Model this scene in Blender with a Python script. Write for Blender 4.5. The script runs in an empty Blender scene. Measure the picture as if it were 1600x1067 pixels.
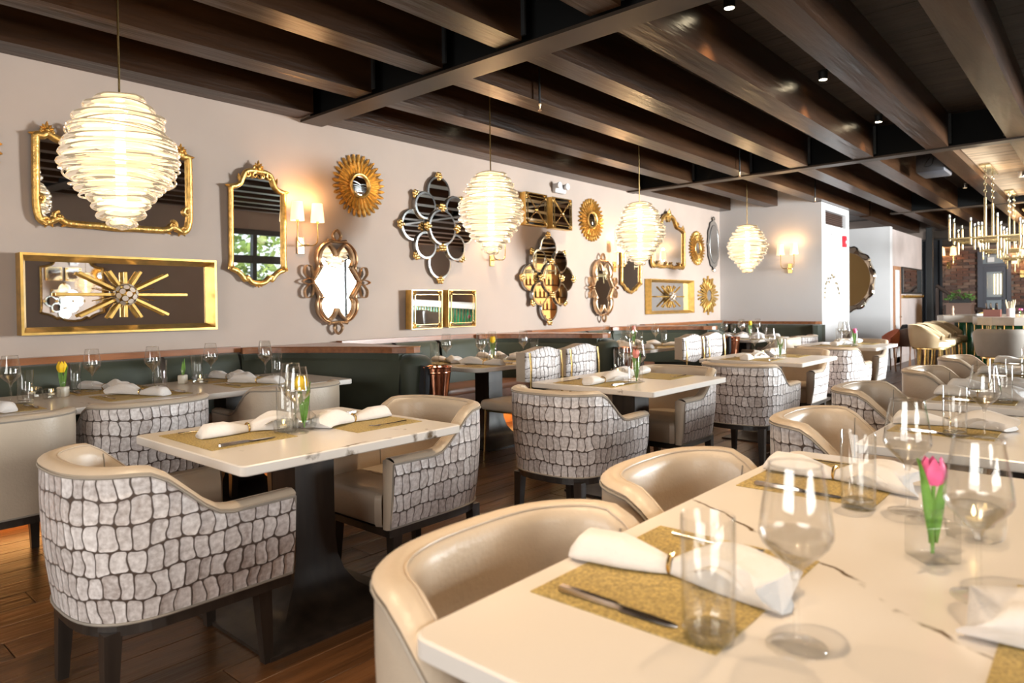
import bpy, bmesh, math, random
from mathutils import Vector, Matrix, Euler
pi = math.pi
R = random.Random(11)
S = bpy.context.scene
COL = S.collection
sin, cos = math.sin, math.cos

# ------------------------------------------------------------------ camera
F_PX = 1068.0
YAW = math.atan(935 / 1068.0); PITCH = math.radians(0.8); ROLL = math.radians(0.75)
fw = Vector((cos(YAW), sin(YAW), 0)); rt = Vector((sin(YAW), -cos(YAW), 0)); up = Vector((0, 0, 1))
f2 = fw * cos(PITCH) - up * sin(PITCH); u2 = up * cos(PITCH) + fw * sin(PITCH)
rc = rt * cos(ROLL) - u2 * sin(ROLL); uc = u2 * cos(ROLL) + rt * sin(ROLL)
cam_data = bpy.data.cameras.new('camera'); cam = bpy.data.objects.new('camera', cam_data); COL.objects.link(cam)
cam.matrix_world = Matrix(((rc.x, uc.x, -f2.x, 0), (rc.y, uc.y, -f2.y, 0), (rc.z, uc.z, -f2.z, 1.26), (0, 0, 0, 1)))
cam_data.sensor_width = 36; cam_data.lens = F_PX / 1600 * 36; cam_data.shift_y = -39.5 / 1600
cam_data.clip_start = 0.02; cam_data.clip_end = 200
cam_data.dof.use_dof = True; cam_data.dof.focus_distance = 3.6; cam_data.dof.aperture_fstop = 3.2
S.camera = cam

# ------------------------------------------------------------------ world, daylight, exposure
S.view_settings.view_transform = 'Standard'; S.view_settings.look = 'None'
S.view_settings.exposure = 1.0; S.view_settings.gamma = 1.0
S.view_settings.use_curve_mapping = False
wd = bpy.data.worlds.new('sky'); S.world = wd; wd.use_nodes = True
bg = wd.node_tree.nodes['Background']; bg.inputs[0].default_value = (0.86, 0.93, 1.0, 1); bg.inputs[1].default_value = 1.1
cy = S.cycles
cy.use_denoising = True; cy.max_bounces = 10; cy.diffuse_bounces = 4; cy.glossy_bounces = 5
cy.transmission_bounces = 8; cy.transparent_max_bounces = 24; cy.caustics_reflective = False; cy.caustics_refractive = False
cy.sample_clamp_indirect = 4.0; cy.sample_clamp_direct = 0; cy.blur_glossy = 0.6

def area(name, loc, rot, sx, sy, power, col):
    d = bpy.data.lights.new(name, 'AREA'); d.shape = 'RECTANGLE'; d.size = sx; d.size_y = sy; d.energy = power; d.color = col
    o = bpy.data.objects.new(name, d); COL.objects.link(o); o.location = loc; o.rotation_euler = rot; return o
def point(name, loc, power, col, r=0.03, parent=None):
    d = bpy.data.lights.new(name, 'POINT'); d.energy = power; d.color = col; d.shadow_soft_size = r
    o = bpy.data.objects.new(name, d); COL.objects.link(o); o.location = loc
    if parent: o.parent = parent
    return o
def spot(name, loc, power, col, size=1.4, parent=None, r=0.03):
    d = bpy.data.lights.new(name, 'SPOT'); d.energy = power; d.color = col; d.spot_size = size; d.spot_blend = 0.7; d.shadow_soft_size = r
    o = bpy.data.objects.new(name, d); COL.objects.link(o); o.location = loc
    if parent: o.parent = parent
    return o
WARM = (1.0, 0.66, 0.34); DAY = (0.93, 0.96, 1.0)
# daylight that comes through the tall windows of the street wall (y = -4.2), outside the glass
area('daylight_far', (10.6, -4.55, 1.7), (math.radians(90), 0, 0), 2.8, 2.2, 2050, DAY)
area('daylight_near', (-0.2, -4.55, 1.9), (math.radians(90), 0, 0), 3.6, 2.0, 210, (1.0, 0.92, 0.85))
area('fill_rear', (-3.75, 0.9, 1.75), (math.radians(90), 0, math.radians(-90)), 3.2, 1.6, 115, (1.0, 0.94, 0.90))  # fill from behind the camera, added to light the chair backs

# ------------------------------------------------------------------ materials
MATS = {}
def mat(name, col=(0.8, 0.8, 0.8), rough=0.5, metal=0.0, spec=0.5, coat=0.0, emit=None, es=0.0, var=0.0, vscale=8.0, bump=0.0, bscale=60.0, stretch=(1, 1, 1), sheen=0.0):
    if name in MATS: return MATS[name]
    m = bpy.data.materials.new(name); m.use_nodes = True; MATS[name] = m
    n = m.node_tree.nodes; l = m.node_tree.links; b = n['Principled BSDF']
    b.inputs['Base Color'].default_value = (*col, 1); b.inputs['Roughness'].default_value = rough; b.inputs['Metallic'].default_value = metal
    b.inputs['Specular IOR Level'].default_value = spec; b.inputs['Coat Weight'].default_value = coat; b.inputs['Sheen Weight'].default_value = sheen
    if emit: b.inputs['Emission Color'].default_value = (*emit, 1); b.inputs['Emission Strength'].default_value = es
    if var or bump:
        tc = n.new('ShaderNodeTexCoord'); mp = n.new('ShaderNodeMapping'); mp.inputs['Scale'].default_value = stretch
        l.new(tc.outputs['Object'], mp.inputs['Vector'])
        oi = n.new('ShaderNodeObjectInfo'); ad = n.new('ShaderNodeVectorMath'); ad.operation = 'ADD'
        mu = n.new('ShaderNodeMath'); mu.operation = 'MULTIPLY'; mu.inputs[1].default_value = 37.0
        l.new(oi.outputs['Random'], mu.inputs[0]); l.new(mp.outputs[0], ad.inputs[0]); l.new(mu.outputs[0], ad.inputs[1])
        if var:
            t = n.new('ShaderNodeTexNoise'); t.inputs['Scale'].default_value = vscale; t.inputs['Detail'].default_value = 5
            l.new(ad.outputs[0], t.inputs['Vector'])
            r = n.new('ShaderNodeValToRGB'); r.color_ramp.elements[0].position = 0.3; r.color_ramp.elements[1].position = 0.72
            r.color_ramp.elements[0].color = (*[max(0, c * (1 - var)) for c in col], 1); r.color_ramp.elements[1].color = (*[min(1, c * (1 + var)) for c in col], 1)
            l.new(t.outputs['Fac'], r.inputs[0]); l.new(r.outputs[0], b.inputs['Base Color'])
        if bump:
            t2 = n.new('ShaderNodeTexNoise'); t2.inputs['Scale'].default_value = bscale; t2.inputs['Detail'].default_value = 3
            l.new(ad.outputs[0], t2.inputs['Vector'])
            bp = n.new('ShaderNodeBump'); bp.inputs['Strength'].default_value = bump; bp.inputs['Distance'].default_value = 0.01
            l.new(t2.outputs['Fac'], bp.inputs['Height']); l.new(bp.outputs[0], b.inputs['Normal'])
    return m

PLASTER = mat('plaster', (0.435, 0.345, 0.292), 0.85, var=0.05, vscale=1.6, bump=0.12, bscale=5)
WHITE_PAINT = mat('white_paint', (0.63, 0.605, 0.60), 0.7, var=0.02, vscale=2)
MAUVE = mat('mauve_plaster', (0.55, 0.46, 0.43), 0.8, var=0.14, vscale=1.5)
BEAM = mat('beam_wood', (0.034, 0.0145, 0.006), 0.30, spec=0.34, var=0.65, vscale=3.2, bump=0.5, bscale=9, stretch=(0.25, 2.2, 2.2))
WEB = mat('black_steel', (0.006, 0.006, 0.006), 0.7, spec=0.15)
STEEL = mat('dark_steel', (0.05, 0.035, 0.025), 0.4, metal=0.3, var=0.3, vscale=3)
BOARD = mat('deck_board', (0.045, 0.030, 0.021), 0.6, var=0.5, vscale=4, bump=0.4, bscale=12, stretch=(3, 0.4, 1))
LIGHTWOOD = mat('pale_board', (0.62, 0.45, 0.30), 0.5, var=0.35, vscale=4, stretch=(5, 0.5, 1))
FLOORW = mat('floor_plank', (0.092, 0.039, 0.0145), 0.30, spec=0.5, var=0.55, vscale=3.5, bump=0.35, bscale=14, stretch=(0.3, 3, 1))
SUBFLOOR = mat('floor_gap', (0.012, 0.007, 0.004), 0.8)
LEATHER = mat('cream_leather', (0.55, 0.44, 0.335), 0.36, spec=0.5, var=0.06, vscale=6, bump=0.12, bscale=90)
PIPING = mat('grey_piping', (0.30, 0.26, 0.22), 0.5)
WALNUT = mat('dark_walnut', (0.030, 0.021, 0.016), 0.38, var=0.4, vscale=6, stretch=(4, 4, 0.4))
GOLDW = mat('gilded_wood', (0.68, 0.41, 0.125), 0.36, metal=0.85, var=0.35, vscale=26, bump=0.35, bscale=70)
GOLD = mat('polished_brass', (0.83, 0.58, 0.24), 0.22, metal=1.0)
GOLDLEAF = mat('gold_leaf', (0.76, 0.48, 0.14), 0.34, metal=0.9, var=0.2, vscale=14)
CHAMP = mat('champagne_metal', (0.70, 0.49, 0.31), 0.33, metal=0.95, var=0.25, vscale=16)
MIRROR = mat('mirror_silver', (0.88, 0.88, 0.88), 0.012, metal=1.0)
MIRROR_BEV = mat('mirror_bevel', (0.93, 0.93, 0.92), 0.03, metal=1.0)
BRONZE_MIRROR = mat('bronze_mirror', (0.88, 0.58, 0.24), 0.06, metal=1.0)
RIM_BEV = mat('bright_bevel', (0.92, 0.92, 0.91), 0.13, metal=1.0)
MIRROR_EDGE = mat('mirror_edge', (0.45, 0.45, 0.45), 0.25, metal=0.9)
GREEN_V = mat('green_velvet', (0.036, 0.043, 0.027), 0.55, spec=0.35, var=0.25, vscale=3, sheen=0.25)
RAILW = mat('rail_wood', (0.27, 0.098, 0.036), 0.30, coat=0.3, var=0.3, vscale=5, stretch=(0.5, 5, 5))
BROWN_L = mat('brown_leather', (0.20, 0.085, 0.045), 0.42, var=0.2, vscale=5)
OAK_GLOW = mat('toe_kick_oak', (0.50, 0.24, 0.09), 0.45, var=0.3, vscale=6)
BLACK = mat('matt_black', (0.012, 0.012, 0.012), 0.6)
CLOTHK = mat('black_cloth', (0.012, 0.012, 0.014), 0.9, bump=0.5, bscale=20)
COPPER = mat('copper', (0.80, 0.34, 0.20), 0.16, metal=1.0, var=0.12, vscale=30)
NAPKIN = mat('white_linen', (0.72, 0.67, 0.64), 0.85, bump=0.25, bscale=60, sheen=0.2)
MATW = mat('gold_placemat', (0.47, 0.335, 0.115), 0.55, metal=0.15, var=0.45, vscale=170, bump=0.7, bscale=220, stretch=(1, 1, 1))
CUTLERY = mat('cutlery_steel', (0.50, 0.44, 0.40), 0.18, metal=1.0)
PETAL_Y = mat('yellow_petal', (0.90, 0.58, 0.02), 0.5)
PETAL_P = mat('pink_petal', (0.85, 0.13, 0.32), 0.5, var=0.25, vscale=30)
PETAL_O = mat('coral_petal', (0.85, 0.28, 0.22), 0.5)
STEM = mat('tulip_green', (0.17, 0.36, 0.06), 0.5, var=0.2, vscale=30)
SHADE = mat('lamp_shade', (0.9, 0.78, 0.6), 0.8, emit=(1.0, 0.70, 0.38), es=0.75)
BULB = mat('warm_bulb', (1, 0.9, 0.7), 0.5, emit=(1.0, 0.78, 0.45), es=5)
LED = mat('led_strip', (1, 0.7, 0.3), 0.5, emit=(1.0, 0.50, 0.16), es=13)
FLAME = mat('candle_flame', (1, 0.8, 0.4), 0.5, emit=(1.0, 0.66, 0.25), es=8)
DOWN = mat('downlight_lens', (1, 0.9, 0.7), 0.5, emit=(1.0, 0.83, 0.55), es=18)
TILE_G = mat('green_tile', (0.012, 0.15, 0.055), 0.12, var=0.5, vscale=4)
MORTAR = mat('mortar', (0.20, 0.15, 0.12), 0.9)
BRICKS = [mat('brick_%s' % k, c, 0.85, var=0.3, vscale=12, bump=0.4, bscale=40) for k, c in (('tan', (0.17, 0.10, 0.07)), ('red', (0.13, 0.058, 0.038)), ('brown', (0.095, 0.052, 0.04)), ('dark', (0.055, 0.035, 0.03)))]
DOORG = mat('grey_door_paint', (0.075, 0.075, 0.09), 0.5)
LEAF = mat('leaf_green', (0.10, 0.22, 0.04), 0.6, var=0.5, vscale=3)
PAPER = mat('white_paper', (0.75, 0.75, 0.75), 0.8)
TAN_L = mat('tan_leather', (0.50, 0.37, 0.22), 0.42, var=0.08, vscale=6)
GREY_F = mat('grey_upholstery', (0.30, 0.26, 0.22), 0.6, var=0.1, vscale=6)
RED = mat('alarm_red', (0.55, 0.015, 0.03), 0.4)
TERRA = mat('orange_leather', (0.55, 0.15, 0.07), 0.5)
LWOOD = mat('light_trim_wood', (0.35, 0.17, 0.09), 0.5, var=0.3, vscale=8, stretch=(4, 4, 0.4))
FRAME_BLK = mat('window_frame_black', (0.02, 0.017, 0.017), 0.45)
BEIGE = mat('bar_stone', (0.66, 0.59, 0.52), 0.25, var=0.2, vscale=4)

def glass_mat(name, tint=(1, 1, 1), edge=0.75, refl=0.55, base=0.035, rough=0.0, refr=0.0):
    """thin clear glass: mostly see-through, mirror-like towards its grazing edges"""
    m = bpy.data.materials.new(name); m.use_nodes = True
    n = m.node_tree.nodes; l = m.node_tree.links; n.remove(n['Principled BSDF']); out = n['Material Output']
    tr = n.new('ShaderNodeBsdfTransparent'); gl = n.new('ShaderNodeBsdfGlossy'); gl.inputs['Roughness'].default_value = rough
    lw = n.new('ShaderNodeLayerWeight'); lw.inputs['Blend'].default_value = 0.5
    cr = n.new('ShaderNodeValToRGB'); cr.color_ramp.elements[0].position = 0.76; cr.color_ramp.elements[0].color = (*tint, 1)
    cr.color_ramp.elements[1].position = 1.0; cr.color_ramp.elements[1].color = (*[c * edge for c in tint], 1)
    l.new(lw.outputs['Facing'], cr.inputs[0]); l.new(cr.outputs[0], tr.inputs[0])
    pw = n.new('ShaderNodeMath'); pw.operation = 'POWER'; pw.inputs[1].default_value = 4.0; l.new(lw.outputs['Facing'], pw.inputs[0])
    mu = n.new('ShaderNodeMath'); mu.operation = 'MULTIPLY_ADD'; mu.inputs[1].default_value = refl; mu.inputs[2].default_value = base; l.new(pw.outputs[0], mu.inputs[0])
    mx = n.new('ShaderNodeMixShader'); l.new(mu.outputs[0], mx.inputs[0]); l.new(tr.outputs[0], mx.inputs[1]); l.new(gl.outputs[0], mx.inputs[2])
    rf = n.new('ShaderNodeBsdfRefraction'); rf.inputs['IOR'].default_value = 1.45; rf.inputs['Roughness'].default_value = 0.0; rf.inputs[0].default_value = (*tint, 1)
    m2 = n.new('ShaderNodeMixShader'); m2.inputs[0].default_value = refr; l.new(tr.outputs[0], m2.inputs[1]); l.new(rf.outputs[0], m2.inputs[2]); l.new(m2.outputs[0], mx.inputs[1])
    l.new(mx.outputs[0], out.inputs[0]); MATS[name] = m; return m
GLASS = glass_mat('clear_glass', (0.99, 0.99, 0.985), 0.66, 0.85, 0.05)
GLASSD = glass_mat('thick_glass', (0.93, 0.935, 0.93), 0.7, 0.6, 0.07, 0.04)
GLASSB = glass_mat('bowl_glass', (0.92, 0.91, 0.90), 0.8, 0.55, 0.20, 0.22)
PANE = glass_mat('window_pane', (0.97, 0.99, 0.98), 0.95, 0.4, 0.03)

def pendant_mat():
    m = bpy.data.materials.new('spun_glass'); m.use_nodes = True
    n = m.node_tree.nodes; l = m.node_tree.links; n.remove(n['Principled BSDF']); out = n['Material Output']
    tl = n.new('ShaderNodeBsdfTranslucent'); tl.inputs[0].default_value = (0.74, 0.68, 0.58, 1)
    tp = n.new('ShaderNodeBsdfTransparent'); tp.inputs[0].default_value = (1, 0.95, 0.86, 1)
    gl = n.new('ShaderNodeBsdfGlossy'); gl.inputs[0].default_value = (1, 0.97, 0.92, 1); gl.inputs['Roughness'].default_value = 0.08
    em = n.new('ShaderNodeEmission'); em.inputs[0].default_value = (1.0, 0.76, 0.48, 1); em.inputs[1].default_value = 0.20
    m1 = n.new('ShaderNodeMixShader'); m1.inputs[0].default_value = 0.42
    fr = n.new('ShaderNodeFresnel'); fr.inputs[0].default_value = 1.35
    m2 = n.new('ShaderNodeMixShader'); ad = n.new('ShaderNodeAddShader')
    l.new(tl.outputs[0], m1.inputs[1]); l.new(tp.outputs[0], m1.inputs[2]); l.new(fr.outputs[0], m2.inputs[0])
    l.new(m1.outputs[0], m2.inputs[1]); l.new(gl.outputs[0], m2.inputs[2]); l.new(m2.outputs[0], ad.inputs[0]); l.new(em.outputs[0], ad.inputs[1])
    l.new(ad.outputs[0], out.inputs[0]); return m
SPUN = pendant_mat()

def math_node(n, l, op, a, b=None, clamp=False):
    x = n.new('ShaderNodeMath'); x.operation = op; x.use_clamp = clamp
    for i, v in enumerate((a, b)):
        if v is None: continue
        if isinstance(v, (int, float)): x.inputs[i].default_value = v
        else: l.new(v, x.inputs[i])
    return x.outputs[0]

def croc_mat():
    """embossed velvet: rows of rounded, uneven cells with dark brown grooves"""
    m = bpy.data.materials.new('croc_velvet'); m.use_nodes = True
    n = m.node_tree.nodes; l = m.node_tree.links; b = n['Principled BSDF']
    A = lambda op, x, y=None, c=False: math_node(n, l, op, x, y, c)
    tc = n.new('ShaderNodeTexCoord'); oi = n.new('ShaderNodeObjectInfo')
    sep = n.new('ShaderNodeSeparateXYZ'); l.new(tc.outputs['UV'], sep.inputs[0])
    no = n.new('ShaderNodeTexNoise'); no.inputs['Scale'].default_value = 11; no.inputs['Detail'].default_value = 1.2; no.noise_dimensions = '4D'
    l.new(tc.outputs['UV'], no.inputs['Vector']); l.new(A('MULTIPLY', oi.outputs['Random'], 50.0), no.inputs['W'])
    ns = n.new('ShaderNodeSeparateColor'); l.new(no.outputs['Color'], ns.inputs[0])
    u = A('ADD', sep.outputs[0], A('MULTIPLY', A('SUBTRACT', ns.outputs[0], 0.5), 0.060))
    v = A('ADD', sep.outputs[1], A('MULTIPLY', A('SUBTRACT', ns.outputs[1], 0.5), 0.045))
    CW, CH = 0.047, 0.078
    vr = A('DIVIDE', v, CH); row = A('FLOOR', vr)
    wr = n.new('ShaderNodeTexWhiteNoise'); wr.noise_dimensions = '1D'; l.new(row, wr.inputs['W'])
    ur = A('ADD', A('DIVIDE', u, CW), A('MULTIPLY', wr.outputs['Value'], 0.9)); colm = A('FLOOR', ur)
    px = A('MULTIPLY', A('ABSOLUTE', A('SUBTRACT', A('FRACT', ur), 0.5)), CW); py = A('MULTIPLY', A('ABSOLUTE', A('SUBTRACT', A('FRACT', vr), 0.5)), CH)
    rad = 0.0125; gap = 0.0006
    qx = A('MAXIMUM', A('SUBTRACT', px, CW / 2 - gap - rad), 0.0); qy = A('MAXIMUM', A('SUBTRACT', py, CH / 2 - gap - rad), 0.0)
    d = A('SUBTRACT', rad, A('SQRT', A('ADD', A('MULTIPLY', qx, qx), A('MULTIPLY', qy, qy))))      # metres inside the cell edge
    inside = A('DIVIDE', A('SUBTRACT', d, 0.0006), 0.0024, True)
    dome = A('POWER', A('DIVIDE', d, rad, True), 0.6)
    cc = n.new('ShaderNodeCombineXYZ'); l.new(colm, cc.inputs[0]); l.new(row, cc.inputs[1]); l.new(oi.outputs['Random'], cc.inputs[2])
    wn = n.new('ShaderNodeTexWhiteNoise'); l.new(cc.outputs[0], wn.inputs['Vector'])
    n2 = n.new('ShaderNodeTexNoise'); n2.inputs['Scale'].default_value = 60; n2.inputs['Detail'].default_value = 5; l.new(tc.outputs['UV'], n2.inputs['Vector'])
    tone = A('ADD', A('MULTIPLY', wn.outputs['Value'], 0.45), A('MULTIPLY', A('SUBTRACT', n2.outputs['Fac'], 0.28), 1.6), True)
    cell = n.new('ShaderNodeMix'); cell.data_type = 'RGBA'; l.new(tone, cell.inputs['Factor'])
    cell.inputs[6].default_value = (0.34, 0.265, 0.235, 1); cell.inputs[7].default_value = (0.86, 0.79, 0.77, 1)
    mx = n.new('ShaderNodeMix'); mx.data_type = 'RGBA'; l.new(inside, mx.inputs['Factor'])
    mx.inputs[6].default_value = (0.075, 0.045, 0.032, 1); l.new(cell.outputs[2], mx.inputs[7]); l.new(mx.outputs[2], b.inputs['Base Color'])
    b.inputs['Roughness'].default_value = 0.45; b.inputs['Sheen Weight'].default_value = 0.3; b.inputs['Specular IOR Level'].default_value = 0.45
    bp = n.new('ShaderNodeBump'); bp.inputs['Strength'].default_value = 0.55; bp.inputs['Distance'].default_value = 0.006
    l.new(dome, bp.inputs['Height']); l.new(bp.outputs[0], b.inputs['Normal'])
    return m
CROC = croc_mat()

def marble_mat(name, lines=(), amount=0.5):
    """white quartz, brown broken veins; lines = (nx, ny, c) in object space for veins with a known run"""
    m = bpy.data.materials.new(name); m.use_nodes = True
    n = m.node_tree.nodes; l = m.node_tree.links; b = n['Principled BSDF']
    tc = n.new('ShaderNodeTexCoord'); oi = n.new('ShaderNodeObjectInfo'); sh = n.new('ShaderNodeVectorMath'); sh.operation = 'ADD'
    l.new(tc.outputs['Object'], sh.inputs[0]); l.new(math_node(n, l, 'MULTIPLY', oi.outputs['Random'], 23.0), sh.inputs[1])
    sp = n.new('ShaderNodeSeparateXYZ'); l.new(tc.outputs['Object'], sp.inputs[0])
    wob = n.new('ShaderNodeTexNoise'); wob.inputs['Scale'].default_value = 5; wob.inputs['Detail'].default_value = 6; l.new(tc.outputs['Object'], wob.inputs['Vector'])
    brk = n.new('ShaderNodeTexNoise'); brk.inputs['Scale'].default_value = 9; brk.inputs['Detail'].default_value = 3; l.new(sh.outputs[0], brk.inputs['Vector'])
    v1 = n.new('ShaderNodeTexNoise'); v1.inputs['Scale'].default_value = 1.6; v1.inputs['Detail'].default_value = 7; v1.inputs['Roughness'].default_value = 0.62
    l.new(sh.outputs[0], v1.inputs['Vector'])
    d = math_node(n, l, 'ABSOLUTE', math_node(n, l, 'SUBTRACT', v1.outputs['Fac'], 0.5))
    line = math_node(n, l, 'SUBTRACT', 1.0, math_node(n, l, 'MULTIPLY', d, 150.0), True)
    thr = math_node(n, l, 'MULTIPLY', math_node(n, l, 'SUBTRACT', brk.outputs['Fac'], 1.0 - amount), 9.0, True)
    tot = math_node(n, l, 'MULTIPLY', line, thr)
    for nx, ny, c, thv in lines:
        e = math_node(n, l, 'ADD', math_node(n, l, 'MULTIPLY', sp.outputs[0], nx), math_node(n, l, 'MULTIPLY', sp.outputs[1], ny))
        e = math_node(n, l, 'ADD', math_node(n, l, 'SUBTRACT', e, c), math_node(n, l, 'MULTIPLY', math_node(n, l, 'SUBTRACT', wob.outputs['Fac'], 0.5), 0.13))
        e = math_node(n, l, 'SUBTRACT', 1.0, math_node(n, l, 'MULTIPLY', math_node(n, l, 'ABSOLUTE', e), 140.0), True)
        t2 = math_node(n, l, 'MULTIPLY', math_node(n, l, 'SUBTRACT', brk.outputs['Fac'], thv), 8.0, True)
        tot = math_node(n, l, 'MAXIMUM', tot, math_node(n, l, 'MULTIPLY', e, t2))
    mx = n.new('ShaderNodeMix'); mx.data_type = 'RGBA'; l.new(math_node(n, l, 'MULTIPLY', tot, 1.6, True), mx.inputs['Factor'])
    mx.inputs[6].default_value = (0.72, 0.655, 0.60, 1); mx.inputs[7].default_value = (0.12, 0.075, 0.035, 1)
    l.new(mx.outputs[2], b.inputs['Base Color']); b.inputs['Roughness'].default_value = 0.24; b.inputs['Specular IOR Level'].default_value = 0.4
    return m
MARBLE = marble_mat('white_quartz', (), 0.36)
MARBLE_NEAR = marble_mat('white_quartz_veined', ((0.83, -0.555, -0.22, 0.40),), 0.30)
MARBLE_EDGE = marble_mat('white_quartz_patched', ((0.06, 1.0, -0.440, 0.50),), 0.36)

# ------------------------------------------------------------------ mesh helpers
class G:
    def __init__(s): s.v = []; s.f = []; s.uv = {}
    def add(s, vs, fs, M=None):
        o = len(s.v)
        s.v += [tuple(M @ Vector(p)) for p in vs] if M else [tuple(p) for p in vs]
        s.f += [tuple(i + o for i in f) for f in fs]; return s
    def box(s, x0, x1, y0, y1, z0, z1, M=None):
        return s.add([(x0, y0, z0), (x1, y0, z0), (x1, y1, z0), (x0, y1, z0), (x0, y0, z1), (x1, y0, z1), (x1, y1, z1), (x0, y1, z1)],
                     [(0, 3, 2, 1), (4, 5, 6, 7), (0, 1, 5, 4), (1, 2, 6, 5), (2, 3, 7, 6), (3, 0, 4, 7)], M)
    def rbox(s, x0, x1, y0, y1, z0, z1, r=0.01, seg=2, M=None):
        bm = bmesh.new(); bmesh.ops.create_cube(bm, size=1)
        for v in bm.verts: v.co = Vector(((x0 + x1) / 2 + v.co.x * (x1 - x0), (y0 + y1) / 2 + v.co.y * (y1 - y0), (z0 + z1) / 2 + v.co.z * (z1 - z0)))
        bmesh.ops.bevel(bm, geom=bm.edges[:], offset=r, segments=seg, affect='EDGES', profile=0.5)
        bm.verts.index_update()
        vs = [v.co[:] for v in bm.verts]; fs = [tuple(v.index for v in f.verts) for f in bm.faces]; bm.free()
        return s.add(vs, fs, M)
    def lathe(s, prof, n=20, c=(0, 0, 0), sx=1.0, sy=1.0, M=None):
        vs = []; fs = []
        for r, z in prof:
            for k in range(n):
                a = 2 * pi * k / n; vs.append((c[0] + r * cos(a) * sx, c[1] + r * sin(a) * sy, c[2] + z))
        for i in range(len(prof) - 1):
            for k in range(n):
                a, b = i * n + k, i * n + (k + 1) % n; fs.append((a, b, b + n, a + n))
        if prof[0][0] > 1e-4: fs.append(tuple(range(n))[::-1])
        if prof[-1][0] > 1e-4: fs.append(tuple(range((len(prof) - 1) * n, len(prof) * n)))
        return s.add(vs, fs, M)
    def open_lathe(s, prof, n=20, c=(0, 0, 0), M=None):
        vs = []; fs = []
        for r, z in prof:
            for k in range(n):
                a = 2 * pi * k / n; vs.append((c[0] + r * cos(a), c[1] + r * sin(a), c[2] + z))
        for i in range(len(prof) - 1):
            for k in range(n):
                a, b = i * n + k, i * n + (k + 1) % n; fs.append((a, b, b + n, a + n))
        return s.add(vs, fs, M)
    def tube(s, pts, r, n=8, closed=False, flat=None, nrm=None, M=None):
        """sweep; r float or list; flat = (across, along normal) factors; nrm = fixed normal direction"""
        P = [Vector(p) for p in pts]; N = len(P); vs = []; fs = []
        prev = None
        for i, p in enumerate(P):
            if closed: t = P[(i + 1) % N] - P[i - 1]
            else: t = P[min(i + 1, N - 1)] - P[max(i - 1, 0)]
            t.normalize()
            if nrm is not None: nn = Vector(nrm)
            elif prev is None: nn = Vector((0, 0, 1)) if abs(t.z) < 0.9 else Vector((1, 0, 0))
            else: nn = prev
            nn = (nn - t * nn.dot(t))
            if nn.length < 1e-6: nn = t.orthogonal()
            nn.normalize(); prev = nn; bb = t.cross(nn)
            rr = r[i] if isinstance(r, (list, tuple)) else r
            fa, fn = flat if flat else (1, 1)
            for k in range(n):
                a = 2 * pi * k / n; vs.append(p + bb * (cos(a) * rr * fa) + nn * (sin(a) * rr * fn))
        for i in range(N if closed else N - 1):
            for k in range(n):
                a, b = i * n + k, i * n + (k + 1) % n; j = ((i + 1) % N) * n
                fs.append((a, b, j + (k + 1) % n, j + k))
        if not closed: fs.append(tuple(range(n))[::-1]); fs.append(tuple(range((N - 1) * n, N * n)))
        return s.add(vs, fs, M)
    def prism(s, poly, z0, z1, M=None):
        n = len(poly); vs = [(x, y, z0) for x, y in poly] + [(x, y, z1) for x, y in poly]
        fs = [tuple(range(n))[::-1], tuple(range(n, 2 * n))] + [(i, (i + 1) % n, n + (i + 1) % n, n + i) for i in range(n)]
        return s.add(vs, fs, M)
    def slab_xz(s, poly, y0, y1, M=None):
        n = len(poly); vs = [(x, y0, z) for x, z in poly] + [(x, y1, z) for x, z in poly]
        fs = [tuple(range(n)), tuple(range(n, 2 * n))[::-1]] + [(i, n + i, n + (i + 1) % n, (i + 1) % n) for i in range(n)]
        return s.add(vs, fs, M)
    def ball(s, c, r, n=10, m=6, M=None):
        rx, ry, rz = r if isinstance(r, (tuple, list)) else (r, r, r)
        vs = [(c[0], c[1], c[2] - rz)]; fs = []
        for i in range(1, m):
            a = -pi / 2 + pi * i / m
            for k in range(n): b = 2 * pi * k / n; vs.append((c[0] + rx * cos(a) * cos(b), c[1] + ry * cos(a) * sin(b), c[2] + rz * sin(a)))
        vs.append((c[0], c[1], c[2] + rz)); L = len(vs) - 1
        for k in range(n):
            fs.append((0, 1 + (k + 1) % n, 1 + k)); fs.append((L, L - n + k, L - n + (k + 1) % n))
            for i in range(m - 2):
                a = 1 + i * n + k; b = 1 + i * n + (k + 1) % n; fs.append((a, b, b + n, a + n))
        return s.add(vs, fs, M)
    def mesh(s, name, m, smooth=True, angle=40, uvs=None):
        me = bpy.data.meshes.new(name); me.from_pydata(s.v, [], s.f); me.materials.append(m)
        if uvs:
            ul = me.uv_layers.new(name='uv')
            for lp in me.loops: ul.data[lp.index].uv = uvs[lp.vertex_index]
        if smooth:
            me.polygons.foreach_set('use_smooth', [True] * len(me.polygons))
            try: me.set_sharp_from_angle(angle=math.radians(angle))
            except Exception: pass
        me.update(); return me
    def pieces(s, name, m, parent, angle=40):
        """each loose piece as a part of its own"""
        par = list(range(len(s.v)))
        def find(a):
            while par[a] != a: par[a] = par[par[a]]; a = par[a]
            return a
        for f in s.f:
            for i in f[1:]: par[find(i)] = find(f[0])
        grp = {}
        for f in s.f: grp.setdefault(find(f[0]), []).append(f)
        for fs in grp.values():
            ids = sorted({i for f in fs for i in f}); mp = {v: k for k, v in enumerate(ids)}
            q = G(); q.v = [s.v[i] for i in ids]; q.f = [tuple(mp[i] for i in f) for f in fs]; q.build(name, m, parent, angle=angle)
    def build(s, name, m, parent=None, loc=(0, 0, 0), rot=(0, 0, 0), smooth=True, angle=40, uvs=None):
        return obj(name, s.mesh(name, m, smooth, angle, uvs), parent, loc, rot)

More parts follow.
